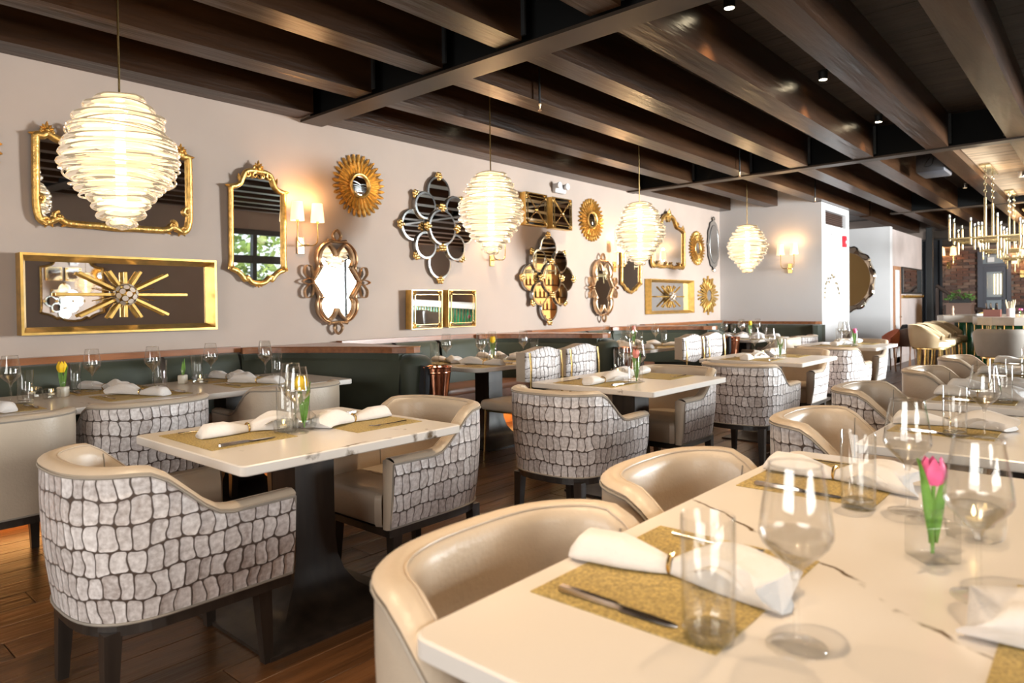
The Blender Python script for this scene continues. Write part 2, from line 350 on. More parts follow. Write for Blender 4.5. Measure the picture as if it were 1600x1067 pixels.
KIDS = {}
def obj(name, me, parent=None, loc=(0, 0, 0), rot=(0, 0, 0)):
    o = bpy.data.objects.new(name, me); COL.objects.link(o); o.location = loc; o.rotation_euler = rot
    if parent is not None: o.parent = parent; KIDS.setdefault(parent, []).append(o)
    return o
def tag(o, label=None, cat=None, group=None, kind=None):
    if label: o['label'] = label
    if cat: o['category'] = cat
    if group: o['group'] = group
    if kind: o['kind'] = kind
    return o
def thing(name, label, cat, loc=(0, 0, 0), rotz=0.0, group=None):
    o = bpy.data.objects.new(name, None); COL.objects.link(o); o.location = loc; o.rotation_euler = (0, 0, rotz); o.empty_display_size = 0.05
    return tag(o, label, cat, group)
def dup(root, label, loc, rotz=0.0, group=None):
    r = root.copy(); COL.objects.link(r); r.location = loc; r.rotation_euler = (0, 0, rotz); r['label'] = label
    if group: r['group'] = group
    for ch in KIDS.get(root, []):
        c = ch.copy(); COL.objects.link(c); c.parent = r; KIDS.setdefault(r, []).append(c)
        for g in KIDS.get(ch, []):
            d = g.copy(); COL.objects.link(d); d.parent = c; KIDS.setdefault(c, []).append(d)
    return r
def structure(name, g, m, parent=None, smooth=False, loc=(0, 0, 0)):
    o = g.build(name, m, parent, smooth=smooth, loc=loc)
    if parent is None: o['kind'] = 'structure'
    return o
def ip(pts, x):
    for (a, b), (c, d) in zip(pts, pts[1:]):
        if x <= c: return b + (d - b) * (x - a) / (c - a) if c > a else d
    return pts[-1][1]
def spline(pts, sub=5, closed=False):
    P = [Vector(p) for p in pts]; n = len(P); out = []
    for i in range(n if closed else n - 1):
        if closed: a, b, c, d = P[i - 1], P[i], P[(i + 1) % n], P[(i + 2) % n]
        else: a, b, c, d = P[max(i - 1, 0)], P[i], P[i + 1], P[min(i + 2, n - 1)]
        for k in range(sub):
            t = k / sub
            out.append(0.5 * ((2 * b) + (c - a) * t + (2 * a - 5 * b + 4 * c - d) * t * t + (3 * b - a - 3 * c + d) * t ** 3))
    if not closed: out.append(P[-1])
    return out

# ------------------------------------------------------------------ room shell
WY = 5.45          # face of the mirror wall
DECK = 3.33; BEAM_Z = 2.96
floor = structure('floor', G().box(-3.4, 22, -4.4, 6.0, -0.06, -0.022), SUBFLOOR)
pl_mesh = [G().rbox(-1.15, 1.15, -0.083, 0.083, -0.02, 0, 0.002, 1).mesh('floor_plank', FLOORW, False) for k in range(1)]
row = 0; y = -1.45
while y < 5.5:
    x = -2.2 + (row * 0.83) % 2.3
    while x < 21.5:
        if -0.6 < x < 12 or row % 1 == 0:
            nvis = x - 1.15 < 13.8
            if nvis and (x * 0.06 - 0.4 < y): obj('plank', pl_mesh[0], floor, (x, y, 0))
        x += 2.303
    row += 1; y += 0.1685
g = G()
for k in range(40):
    yy = -1.45 + k * 0.1685
    g.box(13.3, 21.9, yy - 0.082, yy + 0.082, -0.02, -0.001)
for k in range(17): g.box(-3.3, 21.9, -1.55 - k * 0.17, -1.39 - k * 0.17, -0.02, -0.001)
o = g.build('far_planks', FLOORW, floor, smooth=False); o['kind'] = 'stuff'

structure('wall_left', G().box(-3.4, 15.2, WY, WY + 0.2, 0, DECK + 0.2), PLASTER)
structure('wall_end', G().box(12.1, 13.7, 3.79, 5.449, 0, DECK + 0.1).box(12.1, 12.3, 3.65, 3.79, 0, 2.955).box(13.5, 13.7, 3.65, 3.79, 0, 2.955).box(12.3, 13.5, 3.65, 3.79, 0, 2.60).box(12.3, 13.5, 3.65, 3.79, 2.84, 2.955).box(12.3, 13.5, 3.74, 3.79, 2.60, 2.84), WHITE_PAINT)
structure('wall_back', G().box(15.0, 15.2, 3.25, 5.449, 0, 2.74), WHITE_PAINT)
structure('wall_side', G().box(15.201, 18.0, 3.25, 3.45, 0, 2.70), MAUVE)
structure('wall_rear', G().box(-3.6, -3.4, -4.4, -0.8, 0, DECK + 0.2).box(-3.6, -3.4, 2.6, 6, 0, DECK + 0.2).box(-3.6, -3.4, -0.8, 2.6, 0, 0.9).box(-3.6, -3.4, -0.8, 2.6, 2.6, DECK + 0.2), PLASTER)
w = structure('window_4', G().box(-3.58, -3.37, -0.8, 2.6, 2.5, 2.6).box(-3.58, -3.37, -0.8, 2.6, 0.9, 1.0).box(-3.58, -3.37, -0.8, -0.7, 1.0, 2.5).box(-3.58, -3.37, 2.5, 2.6, 1.0, 2.5), FRAME_BLK)  # unseen rear window, added to go with the rear fill light
for yy in (0.3, 1.4): G().box(-3.56, -3.4, yy - 0.04, yy + 0.04, 1.0, 2.5).build('mullion', FRAME_BLK, w, smooth=False)
for a_, b_ in ((-0.7, 0.26), (0.34, 1.36), (1.44, 2.5)): G().box(-3.5, -3.495, a_, b_, 1.0, 2.5).build('pane', PANE, w, smooth=False)
structure('baseboard_side', G().box(15.0, 18.0, 3.235, 3.2495, 0, 0.14), MAUVE)
structure('baseboard_end', G().box(12.1, 13.7, 3.635, 3.6495, 0, 0.12), WHITE_PAINT)
# street wall with windows (seen in the mirrors)
g = G(); wins = [(-2.0, 1.2), (7.15, 9.0), (9.3, 11.9)]
xs = [-3.4] + [c for w in wins for c in w] + [22]
for a, b in zip(xs[0::2], xs[1::2]): g.box(a, b, -4.4, -4.2, 0, DECK + 0.2)
for a, b in wins: g.box(a, b, -4.4, -4.2, 0, 0.75).box(a, b, -4.4, -4.2, 2.66, DECK + 0.2)
structure('wall_right', g, PLASTER)
for i, (a, b) in enumerate(wins):
    w = structure('window_%d' % (i + 1), G().box(a, b, -4.34, -4.2 + 0.03, 2.54, 2.66).box(a, b, -4.34, -4.17, 0.75, 0.85).box(a, a + 0.1, -4.34, -4.17, 0.85, 2.54).box(b - 0.1, b, -4.34, -4.17, 0.85, 2.54), FRAME_BLK)
    nc = max(2, round((b - a) / 0.85)) if i < 2 else 2; dx = (b - a - 0.2) / nc
    for c in range(1, nc): G().box(a + 0.1 + c * dx - 0.05, a + 0.1 + c * dx + 0.05, -4.33, -4.2, 0.85, 2.54).build('mullion', FRAME_BLK, w, smooth=False)
    for z in ((1.40, 1.97) if i < 2 else ()): G().box(a + 0.1, b - 0.1, -4.33, -4.21, z - 0.09, z + 0.09).build('transom', FRAME_BLK, w, smooth=False)
    for c in range(nc): G().box(a + 0.1 + c * dx + 0.05, a + 0.1 + (c + 1) * dx - 0.05, -4.28, -4.275, 0.85, 2.54).build('pane', PANE, w, smooth=False)
# ceiling
ceil = structure('ceiling', G().box(-3.4, 22, -4.4, 6, DECK + 0.05, DECK + 0.15), SUBFLOOR)
bm_ = G().box(-0.072, 0.072, -4.3, 5.46, 0, 0.045).mesh('deck_board', BOARD, False)
for k in range(150): obj('board', bm_, ceil, (-3.2 + k * 0.1475, 0, DECK + R.uniform(0, 0.004)))
segs = [(-3.4, 3.36), (3.62, 8.86), (9.07, 14.75), (14.93, 19.5)]
rows = [5.20, 4.38, 3.565, 2.83, 2.09, 1.34, 0.605, -0.13, -0.87, -1.61, -2.35, -3.1]
for si, (a, b) in enumerate(segs):
    for ri, yy in enumerate(rows):
        e = 12.1 if (ri < 2 and si == 2) else b
        if ri < 2 and si == 3: continue
        if ri == 0 and si == 2: e = 12.02
        G().box(a, e, yy, yy + (0.245 if ri == 0 else 0.212), BEAM_Z, DECK - 0.001).build('beam', BEAM, ceil, smooth=False)
for (a, b, z0) in ((3.38, 3.60, BEAM_Z - 0.03), (8.88, 9.05, BEAM_Z - 0.015), (14.77, 14.91, BEAM_Z - 0.01)):
    y1 = 3.2 if a > 14 else WY - 0.01
    gd = G().box(a, b, -4.2, y1, z0, z0 + 0.022).build('steel_girder', STEEL, ceil, smooth=False); G().box((a + b) / 2 - 0.008, (a + b) / 2 + 0.008, -4.2, y1, z0 + 0.022, DECK - 0.002).build('girder_web', WEB, gd, smooth=False)
# hanger plates at beam ends
for yy in rows[1:7]:
    for xe in (3.36, 8.86):
        G().box(xe - 0.005, xe + 0.012, yy - 0.03, yy + 0.24, BEAM_Z + 0.03, DECK - 0.01).build('hanger_plate', BLACK, ceil, smooth=False)
# raised pale-board panel over the bar
pb = G().box(-0.05, 0.05, 0.82, 1.335, 3.055, 3.075).mesh('pale_board', LIGHTWOOD, False)
pb2 = G().box(-0.05, 0.05, 0.08, 0.60, 3.055, 3.075).mesh('pale_board', LIGHTWOOD, False)
pb3 = G().box(-0.05, 0.05, -4.1, -0.135, 3.055, 3.075).mesh('pale_board', LIGHTWOOD, False)
for k in range(54):
    for q, mm in enumerate((pb, pb2)):
        if k % 1 == 0: obj('pale_board', mm, ceil, (9.14 + k * 0.102, 0, R.uniform(0, 0.004)))

# ------------------------------------------------------------------ tub chairs
def outline(n=46, hw=0.318, xf=0.335, xb=-0.335, xs=-0.03, e=2.7):
    pts = []
    m = n // 2
    for k in range(8): pts.append((xf + (xs - xf) * k / 8, hw))
    for k in range(m + 1):
        a = pi / 2 + (pi) * k / m; c, s_ = cos(a), sin(a)
        pts.append((xs + (xs - xb) * math.copysign(abs(c) ** (2 / e), c), hw * math.copysign(abs(s_) ** (2 / e), s_)))
    for k in range(1, 9): pts.append((xs + (xf - xs) * k / 8, -hw))
    return pts
def rim_h(x, back=0.785, arm=0.612):
    t = min(1, max(0, (0.10 - x) / 0.27)); t = t * t * (3 - 2 * t)
    return arm + (back - arm) * t + 0.012 * max(0, x)
def chair_meshes(outer_mat, inner_mat):
    pts = outline(); n = len(pts)
    arc = [0]
    for (a, b), (c, d) in zip(pts, pts[1:]): arc.append(arc[-1] + math.hypot(c - a, d - b))
    def at(i, off, grow):
        x, y = pts[i]
        a, b = pts[max(i - 1, 0)], pts[min(i + 1, n - 1)]
        tx, ty = b[0] - a[0], b[1] - a[1]; L = math.hypot(tx, ty); nx, ny = -ty / L, tx / L   # outward is to the left of travel reversed
        if nx * (x - 0.03) + ny * y < 0: nx, ny = -nx, -ny
        return x + nx * (off + grow), y + ny * (off + grow)
    # outer panel
    g = G(); uv = []; rowsN = 9; zb = 0.315
    for i in range(n):
        h = rim_h(pts[i][0]) - 0.018
        for k in range(rowsN):
            t = k / (rowsN - 1); z = zb + (h - zb) * t
            b = -0.030 * (1 - t) ** 2 + 0.004 * sin(pi * t)
            X, Y = at(i, b, 0); g.v.append((X, Y, z)); uv.append((arc[i] + 0.013, z))
    for i in range(n - 1):
        for k in range(rowsN - 1):
            a = i * rowsN + k; g.f.append((a, a + 1, a + rowsN + 1, a + rowsN))
    # closed back of the panel so it has depth
    outer = g.mesh('outer_panel', outer_mat, True, 60, uv)
    # rim + inner face + arm fronts as one upholstered skin
    prof = [(-0.002, -0.020), (0.004, -0.008), (-0.004, 0.000), (-0.024, 0.007), (-0.046, 0.004), (-0.062, -0.010), (-0.070, -0.035), (-0.074, -0.10), (-0.076, -0.16)]
    g2 = G(); m = len(prof) + 1
    for i in range(n):
        h = rim_h(pts[i][0]); 
        for k, (o_, dz) in enumerate(prof):
            if k >= 7: dz = -(h - 0.40) * (0.45 if k == 7 else 0.8)
            X, Y = at(i, o_, 0); g2.v.append((X, Y, h + dz))
        X, Y = at(i, -0.078, 0); g2.v.append((X, Y, 0.36))
    for i in range(n - 1):
        for k in range(m - 1):
            a = i * m + k; g2.f.append((a, a + m, a + m + 1, a + 1))
    for i in (0, n - 1):     # arm fronts, gently domed
        x, y = pts[i]; s_ = 1 if y > 0 else -1
        h = rim_h(x); yo, yi = y * 1.0, y - s_ * 0.076
        a0 = len(g2.v); cols = 5; rws = 6
        for r_ in range(rws):
            z = 0.312 + (h - 0.006 - 0.312) * r_ / (rws - 1)
            for c in range(cols):
                f = c / (cols - 1); bl = 0.014 * (1 - (2 * f - 1) ** 4) * (1 if r_ < rws - 1 else 0.4)
                yy = yo + (yi - yo) * f; zz = z
                if r_ == 0: sh = -0.030 * 0
                o2 = -0.026 * (1 - r_ / (rws - 1)) ** 2 * (1 - f)
                g2.v.append((x + bl, yy + s_ * o2, zz if r_ < rws - 1 else h - 0.012 + 0.012 * (1 - (2 * f - 1) ** 2)))
        for r_ in range(rws - 1):
            for c in range(cols - 1):
                q = a0 + r_ * cols + c; g2.f.append((q, q + 1, q + cols + 1, q + cols))
    inner = g2.mesh('inner_back', inner_mat, True, 50)
    def line(off, dz, r, n0=0, n1=None):
        P = []
        for i in range(n):
            X, Y = at(i, off, 0); P.append((X, Y, rim_h(pts[i][0]) + dz))
        return P
    pip = G().tube(line(0.003, -0.019, 0), 0.0042, 6)
    x, y = pts[0]
    for s_ in (1, -1): pip.tube([(x, s_ * y, rim_h(x) - 0.02), (x + 0.001, s_ * (y - 0.013), 0.45), (x, s_ * (y - 0.029), 0.316)], 0.004, 6)
    low = [(*at(i, -0.027, 0), 0.316) for i in range(n)]
    pip.tube(low, 0.0045, 6)
    seam = G().tube(line(-0.052, 0.0015, 0), 0.0028, 6)
    stitch = []
    for i in (n // 2 - 11, n // 2 + 11):
        P = []
        for k in range(5, 9):
            dz = prof[k][1]; h = rim_h(pts[i][0])
            if k >= 7: dz = -(h - 0.40) * (0.45 if k == 7 else 0.8)
            X, Y = at(i, prof[k][0] - 0.0008, 0); P.append((X, Y, h + dz))
        stitch.append(G().tube(P, 0.0026, 5).mesh('stitching', PIPING))
    seat = G(); 
    poly = [(x_, y_) for x_, y_ in [at(i, -0.075, 0) for i in range(0, n, 2)]]
    poly = [(0.345, poly[0][1]), (0.36, poly[0][1] - 0.03)] + poly[1:-1] + [(0.36, poly[-1][1] + 0.03), (0.345, poly[-1][1])]
    cx = sum(p[0] for p in poly) / len(poly); rings = []
    for sc, z in ((0.97, 0.315), (1.0, 0.335), (1.0, 0.43), (0.985, 0.447), (0.95, 0.456), (0.80, 0.462), (0.4, 0.466)):
        rings.append([(cx + (a - cx) * sc, b * sc, z) for a, b in poly])
    N = len(poly); seat.v = [p for rg in rings for p in rg]
    for i in range(len(rings) - 1):
        for k in range(N): seat.f.append((i * N + k, i * N + (k + 1) % N, (i + 1) * N + (k + 1) % N, (i + 1) * N + k))
    seat.f.append(tuple(range((len(rings) - 1) * N, len(rings) * N))); seat.f.append(tuple(range(N))[::-1])
    base = G().prism([at(i, -0.036, 0) for i in range(n)], 0.276, 0.3145)
    leg = lambda sx, sy: G().add(*taper(0.026, 0.017, 0.0, 0.29, 0.012 * sx, 0.008 * sy))
    return dict(outer=outer, inner=inner, pip=pip.mesh('piping', PIPING), seam=seam.mesh('rim_seam', inner_mat), stitch=stitch,
                seat=seat.mesh('seat_cushion', inner_mat, True, 60), base=base.mesh('seat_rail', WALNUT, False),
                legs=[(sx, sy, leg(sx, sy).mesh('leg', WALNUT, False)) for sx in (1, -1) for sy in (1, -1)])
def taper(a, b, z0, z1, dx, dy):
    vs = []
    for r, z, ox, oy in ((b, z0, dx, dy), (a, z1, 0, 0)):
        vs += [(ox - r, oy - r, z), (ox + r, oy - r, z), (ox + r, oy + r, z), (ox - r, oy + r, z)]
    return vs, [(0, 3, 2, 1), (4, 5, 6, 7), (0, 1, 5, 4), (1, 2, 6, 5), (2, 3, 7, 6), (3, 0, 4, 7)]
CM = {'croc': chair_meshes(CROC, LEATHER), 'cream': chair_meshes(LEATHER, LEATHER)}
def tub_chair(kind, x, y, ang, label, group=None, wide=1.0):
    t = thing('tub_chair', label, 'chair', (x, y, 0), math.radians(ang), group); c = CM[kind]; t.scale = (1, wide, 1)
    op = obj('outer_panel', c['outer'], t)
    if kind == 'croc': op['label'] = 'crocodile patterned velvet outside panel'
    obj('inner_back', c['inner'], t); obj('piping', c['pip'], t); obj('rim_seam', c['seam'], t); [obj('stitching', q, t) for q in c['stitch']]
    obj('seat_cushion', c['seat'], t); obj('seat_rail', c['base'], t)
    for sx, sy, me in c['legs']: obj('leg', me, t, (0.255 if sx > 0 else -0.235, 0.215 * sy, 0))
    return t
LEFTG = 'tub chairs along the left row of tables'
tub_chair('croc', 0.975, 2.50, 0, 'crocodile velvet tub chair at bottom left, nearest of the patterned ones', LEFTG)
tub_chair('croc', 2.17, 2.60, 180, 'patterned tub chair facing left at the right side of the yellow tulip table', LEFTG)
tub_chair('croc', 3.29, 2.41, 0, 'patterned tub chair in the middle of the photo, its back to the camera side', LEFTG)
tub_chair('croc', 4.53, 2.46, 180, 'patterned tub chair facing left at the right end of the coral tulip table', LEFTG)
tub_chair('croc', 5.46, 2.24, 0, 'patterned tub chair with back to us at left of the third aisle table', LEFTG)
tub_chair('croc', 7.0, 2.40, 180, 'patterned tub chair facing left at right end of the third aisle table', LEFTG)
tub_chair('croc', 7.82, 2.27, 0, 'patterned tub chair with back to us at the farthest aisle table', LEFTG)
tub_chair('croc', 9.28, 2.38, 180, 'farthest patterned tub chair facing left, at right end of farthest aisle table', LEFTG)
RG = 'tub chairs along the right row of tables'
tub_chair('cream', 1.055, 0.755, -90, 'nearest cream leather tub chair, pushed up to the big marble table in front', RG, 1.13)
tub_chair('cream', 1.835, 0.785, -90, 'second cream leather tub chair at the big marble table, behind the nearest', RG, 1.08)
tub_chair('croc', 3.03, 0.76, -90, 'brown-lit patterned tub chair just beyond the big marble table', RG)
tub_chair('croc', 4.22, 0.86, -90, 'small patterned tub chair, second beyond the big marble table on the right', RG)
tub_chair('cream', 5.55, 0.78, -90, 'plain leather tub chair, third beyond the big marble table on the right', RG)
tub_chair('cream', 6.82, 0.77, -90, 'plain pale tub chair farthest along the right row, near the bar stools', RG)
BG = 'tub chairs along the first banquette table'
tub_chair('cream', 0.83, 4.09, 90, 'cream backed tub chair cut by the left edge, at the first banquette table', BG)
tub_chair('croc', 1.50, 4.09, 90, 'patterned tub chair at the first banquette table, between two cream ones', BG)
tub_chair('cream', 2.38, 4.09, 90, 'cream tub chair at right end of the first banquette table', BG)
tub_chair('cream', 9.62, 3.55, 90, 'distant cream tub chair at the farthest banquette table', 'tub chairs at the farthest banquette table')
tub_chair('croc', 10.35, 3.55, 90, 'distant patterned tub chair at the farthest banquette table', 'tub chairs at the farthest banquette table')

# ------------------------------------------------------------------ armless chairs with gold rods
def side_chair(x, y, label, group):
    t = thing('side_chair', label, 'chair', (x, y, 0), 0, group)
    G().rbox(-0.23, 0.23, -0.03, 0.45, 0.415, 0.50, 0.035, 4).build('seat', LEATHER, t)
    # back pad: waisted, slightly wavy upper and lower edge
    pad = G(); nx, nz = 12, 6; uv = []
    for side, yy in ((0, -0.075), (1, 0.015)):
        for i in range(nx + 1):
            for k in range(nz + 1):
                a = i / nx * 2 - 1; b = k / nz
                z = 0.655 + 0.265 * b + 0.018 * cos(a * pi) * (1 if b > 0.5 else -1) * abs(2 * b - 1)
                edge = (1 - abs(a) ** 6) * (1 - abs(2 * b - 1) ** 6)
                pad.v.append((a * 0.225, yy + (-1 if side == 0 else 1) * 0.018 * edge + 0.03 * a * a, z)); uv.append((a * 0.225 + 0.3, z))
    W_ = nz + 1; H_ = (nx + 1) * W_
    for i in range(nx):
        for k in range(nz): a = i * W_ + k; pad.f.append((a, a + W_, a + W_ + 1, a + 1))
    rear = G(); rear.v = pad.v[:H_]; rear.f = list(pad.f)
    rr = rear.build('rear_panel', CROC, t, uvs=uv[:H_]); rr['label'] = 'crocodile patterned rear panel'
    fr = G(); fr.v = list(pad.v)
    for i in range(nx):
        for k in range(nz): a = H_ + i * W_ + k; fr.f.append((a, a + 1, a + W_ + 1, a + W_))
    ring = [i * W_ for i in range(nx + 1)] + [nx * W_ + k for k in range(1, W_)] + [i * W_ + nz for i in range(nx - 1, -1, -1)] + [k for k in range(nz - 1, 0, -1)]
    for a, b in zip(ring, ring[1:] + ring[:1]): fr.f.append((a, a + H_, b + H_, b))
    fr.build('back_pad', LEATHER, t, angle=50)
    for s_ in (-1, 1):
        r = G().tube([(s_ * 0.20, -0.075, 0.90), (s_ * 0.20, -0.088, 0.78), (s_ * 0.205, -0.085, 0.60), (s_ * 0.205, -0.05, 0.43), (s_ * 0.21, -0.03, 0.2), (s_ * 0.21, -0.06, 0.0)], 0.009, 8).build('back_rod', GOLD, t)
        G().tube([(s_ * 0.205, 0.40, 0.43), (s_ * 0.21, 0.42, 0.0)], 0.009, 8).build('leg', GOLD, t)
    G().box(-0.21, 0.21, -0.02, 0.42, 0.405, 0.418).build('seat_rail', GOLD, t, smooth=False)
    return t
SG = 'armless gold-rod chairs at the middle banquettes'
sc = side_chair(4.27, 3.46, 'armless gold-rod chair, left one at the second banquette table', SG)
dup(sc, 'armless gold-rod chair, right one at the second banquette table', (4.80, 3.46, 0))
dup(sc, 'armless gold-rod chair, left one at the third banquette table', (6.86, 3.46, 0))
dup(sc, 'armless gold-rod chair, right one at the third banquette table', (7.40, 3.46, 0))

# ------------------------------------------------------------------ tables
def slab(sx, sy, r=0.02, th=0.036, z=0.75, b=0.004):
    pts = []
    for cx, cy, a0 in ((sx / 2 - r, sy / 2 - r, 0), (-sx / 2 + r, sy / 2 - r, 90), (-sx / 2 + r, -sy / 2 + r, 180), (sx / 2 - r, -sy / 2 + r, 270)):
        for k in range(7): a = math.radians(a0 + 15 * k); pts.append((cx + r * cos(a), cy + r * sin(a)))
    g = G(); n = len(pts); rings = []
    for ins, zz in ((b, z - th), (0, z - th + b), (0, z - b), (b, z)):
        rings += [(x * (1 - 2 * ins / sx), y * (1 - 2 * ins / sy), zz) for x, y in pts]
    g.v = rings
    for i in range(3):
        for k in range(n): g.f.append((i * n + k, i * n + (k + 1) % n, (i + 1) * n + (k + 1) % n, (i + 1) * n + k))
    g.f += [tuple(range(3 * n, 4 * n)), tuple(range(n))[::-1]]; return g
def pedestal(hx=0.34, hy=0.32, top=0.712):
    """square trumpet column flaring into a plate"""
    g = G(); prof = [(1.0, 0.0), (1.0, 0.014), (0.80, 0.030), (0.62, 0.055), (0.47, 0.095), (0.36, 0.15), (0.295, 0.22), (0.27, 0.32), (0.27, top - 0.012), (0.27, top - 0.012)]
    vs = []; fs = []
    for f, z in prof:
        bx = hx * f; by = hy * (f if f > 0.5 else f * 0.8 + 0.06)
        vs += [(-bx, -by, z), (bx, -by, z), (bx, by, z), (-bx, by, z)]
    for i in range(len(prof) - 1):
        for k in range(4): a, b = i * 4 + k, i * 4 + (k + 1) % 4; fs.append((a, b, b + 4, a + 4))
    fs += [(3, 2, 1, 0), tuple(range(len(vs) - 4, len(vs)))]
    return g.add(vs, fs)
PED = pedestal().mesh('pedestal', WALNUT, True, 35)
PLATE = G().rbox(-0.25, 0.25, -0.22, 0.22, 0.70, 0.7135, 0.003, 1).mesh('mounting_plate', BLACK, False)
def table(x, y, sx, sy, label, group, m=MARBLE, r=0.022, peds=((0, 0),), rot=0):
    t = thing('dining_table', label, 'table', (x, y, 0), math.radians(rot), group)
    slab(sx, sy, r).build('table_top', m, t, angle=30)
    for px, py in peds:
        obj('pedestal', PED, t, (px, py, 0)); obj('mounting_plate', PLATE, t, (px, py, 0))
    return t
TG = 'marble tables along the left aisle'
T2 = (1.585, 2.575); T3 = (4.05, 2.475); T4 = (6.43, 2.42); T5 = (8.83, 2.39)
table(*T2, 1.0, 0.90, 'square marble table with yellow tulip beside nearest patterned chair', TG, MARBLE_EDGE)
table(*T3, 1.02, 0.93, 'square marble table with coral tulip in the middle of the photo', TG)
table(*T4, 1.0, 0.94, 'third square marble table along the left aisle', TG)
table(*T5, 1.0, 0.90, 'farthest square marble table on the left aisle', TG)
QG = 'marble tables along the right side'
table(1.555, 0.285, 1.73, 1.09, 'large veined marble table filling the lower right corner', QG, MARBLE_NEAR, 0.035, ((-0.45, 0), (0.45, 0)))
table(3.18, 0.20, 1.02, 1.0, 'second marble table on the right, behind the large one', QG)
table(4.47, 0.22, 1.02, 1.0, 'third marble table on the right', QG)
table(5.70, 0.22, 1.02, 1.0, 'fourth marble table on the right side', QG)
table(6.84, 0.22, 1.0, 1.0, 'fifth and farthest marble table on the right, near the bar', QG)
KG = 'marble tables at the banquettes'
table(1.35, 4.62, 3.26, 0.93, 'long marble table in front of the first banquette at left', KG, r=0.03, peds=((-0.9, 0), (0.95, 0)))
table(4.66, 4.38, 1.24, 0.92, 'round-cornered marble table at the second banquette', KG, r=0.12)
table(7.25, 4.38, 1.24, 0.92, 'round-cornered marble table at the third banquette', KG, r=0.12)
table(10.0, 4.15, 1.35, 0.95, 'farthest banquette table, at the end of the room', KG, r=0.1)

# ------------------------------------------------------------------ banquettes: wall back, bench, divider wings, rail
def rail_path(g, pts, w=0.075, h=0.045, z=0.918):
    """flat wooden cap along a polyline (left side given)"""
    P = [Vector((x, y, 0)) for x, y in pts]; L = []; Rr = []
    for i, p in enumerate(P):
        t = (P[min(i + 1, len(P) - 1)] - P[max(i - 1, 0)]).normalized(); nn = Vector((-t.y, t.x, 0))
        L.append(p); Rr.append(p + nn * w)
    poly = [(p.x, p.y) for p in L] + [(p.x, p.y) for p in reversed(Rr)]
    return g.prism(poly, z, z + h)
def cushion_run(g, pts, z0, z1, depth=0.11, lean=0.07, nseg=1):
    """upholstered back: pts along its front-bottom line, leaning back to the top; normal to the right of travel is the room"""
    P = [Vector((x, y, 0)) for x, y in pts]; rowz = [(0, 0.0), (0.12, 0.012), (0.5, 0.020), (0.85, 0.012), (0.97, -0.004), (1.0, -0.03)]
    n = len(P); vs = []; fs = []; m = len(rowz) + 1
    for i, p in enumerate(P):
        t = (P[min(i + 1, n - 1)] - P[max(i - 1, 0)]).normalized(); out = Vector((t.y, -t.x, 0))
        for b, o_ in rowz:
            q = p - out * (lean * b) + out * o_; vs.append((q.x, q.y, z0 + (z1 - z0) * b))
        q = p - out * (lean + depth); vs.append((q.x, q.y, z1 - 0.004))
    for i in range(n - 1):
        for k in range(m - 1): a = i * m + k; fs.append((a, a + m, a + m + 1, a + 1))
    return g.add(vs, fs)
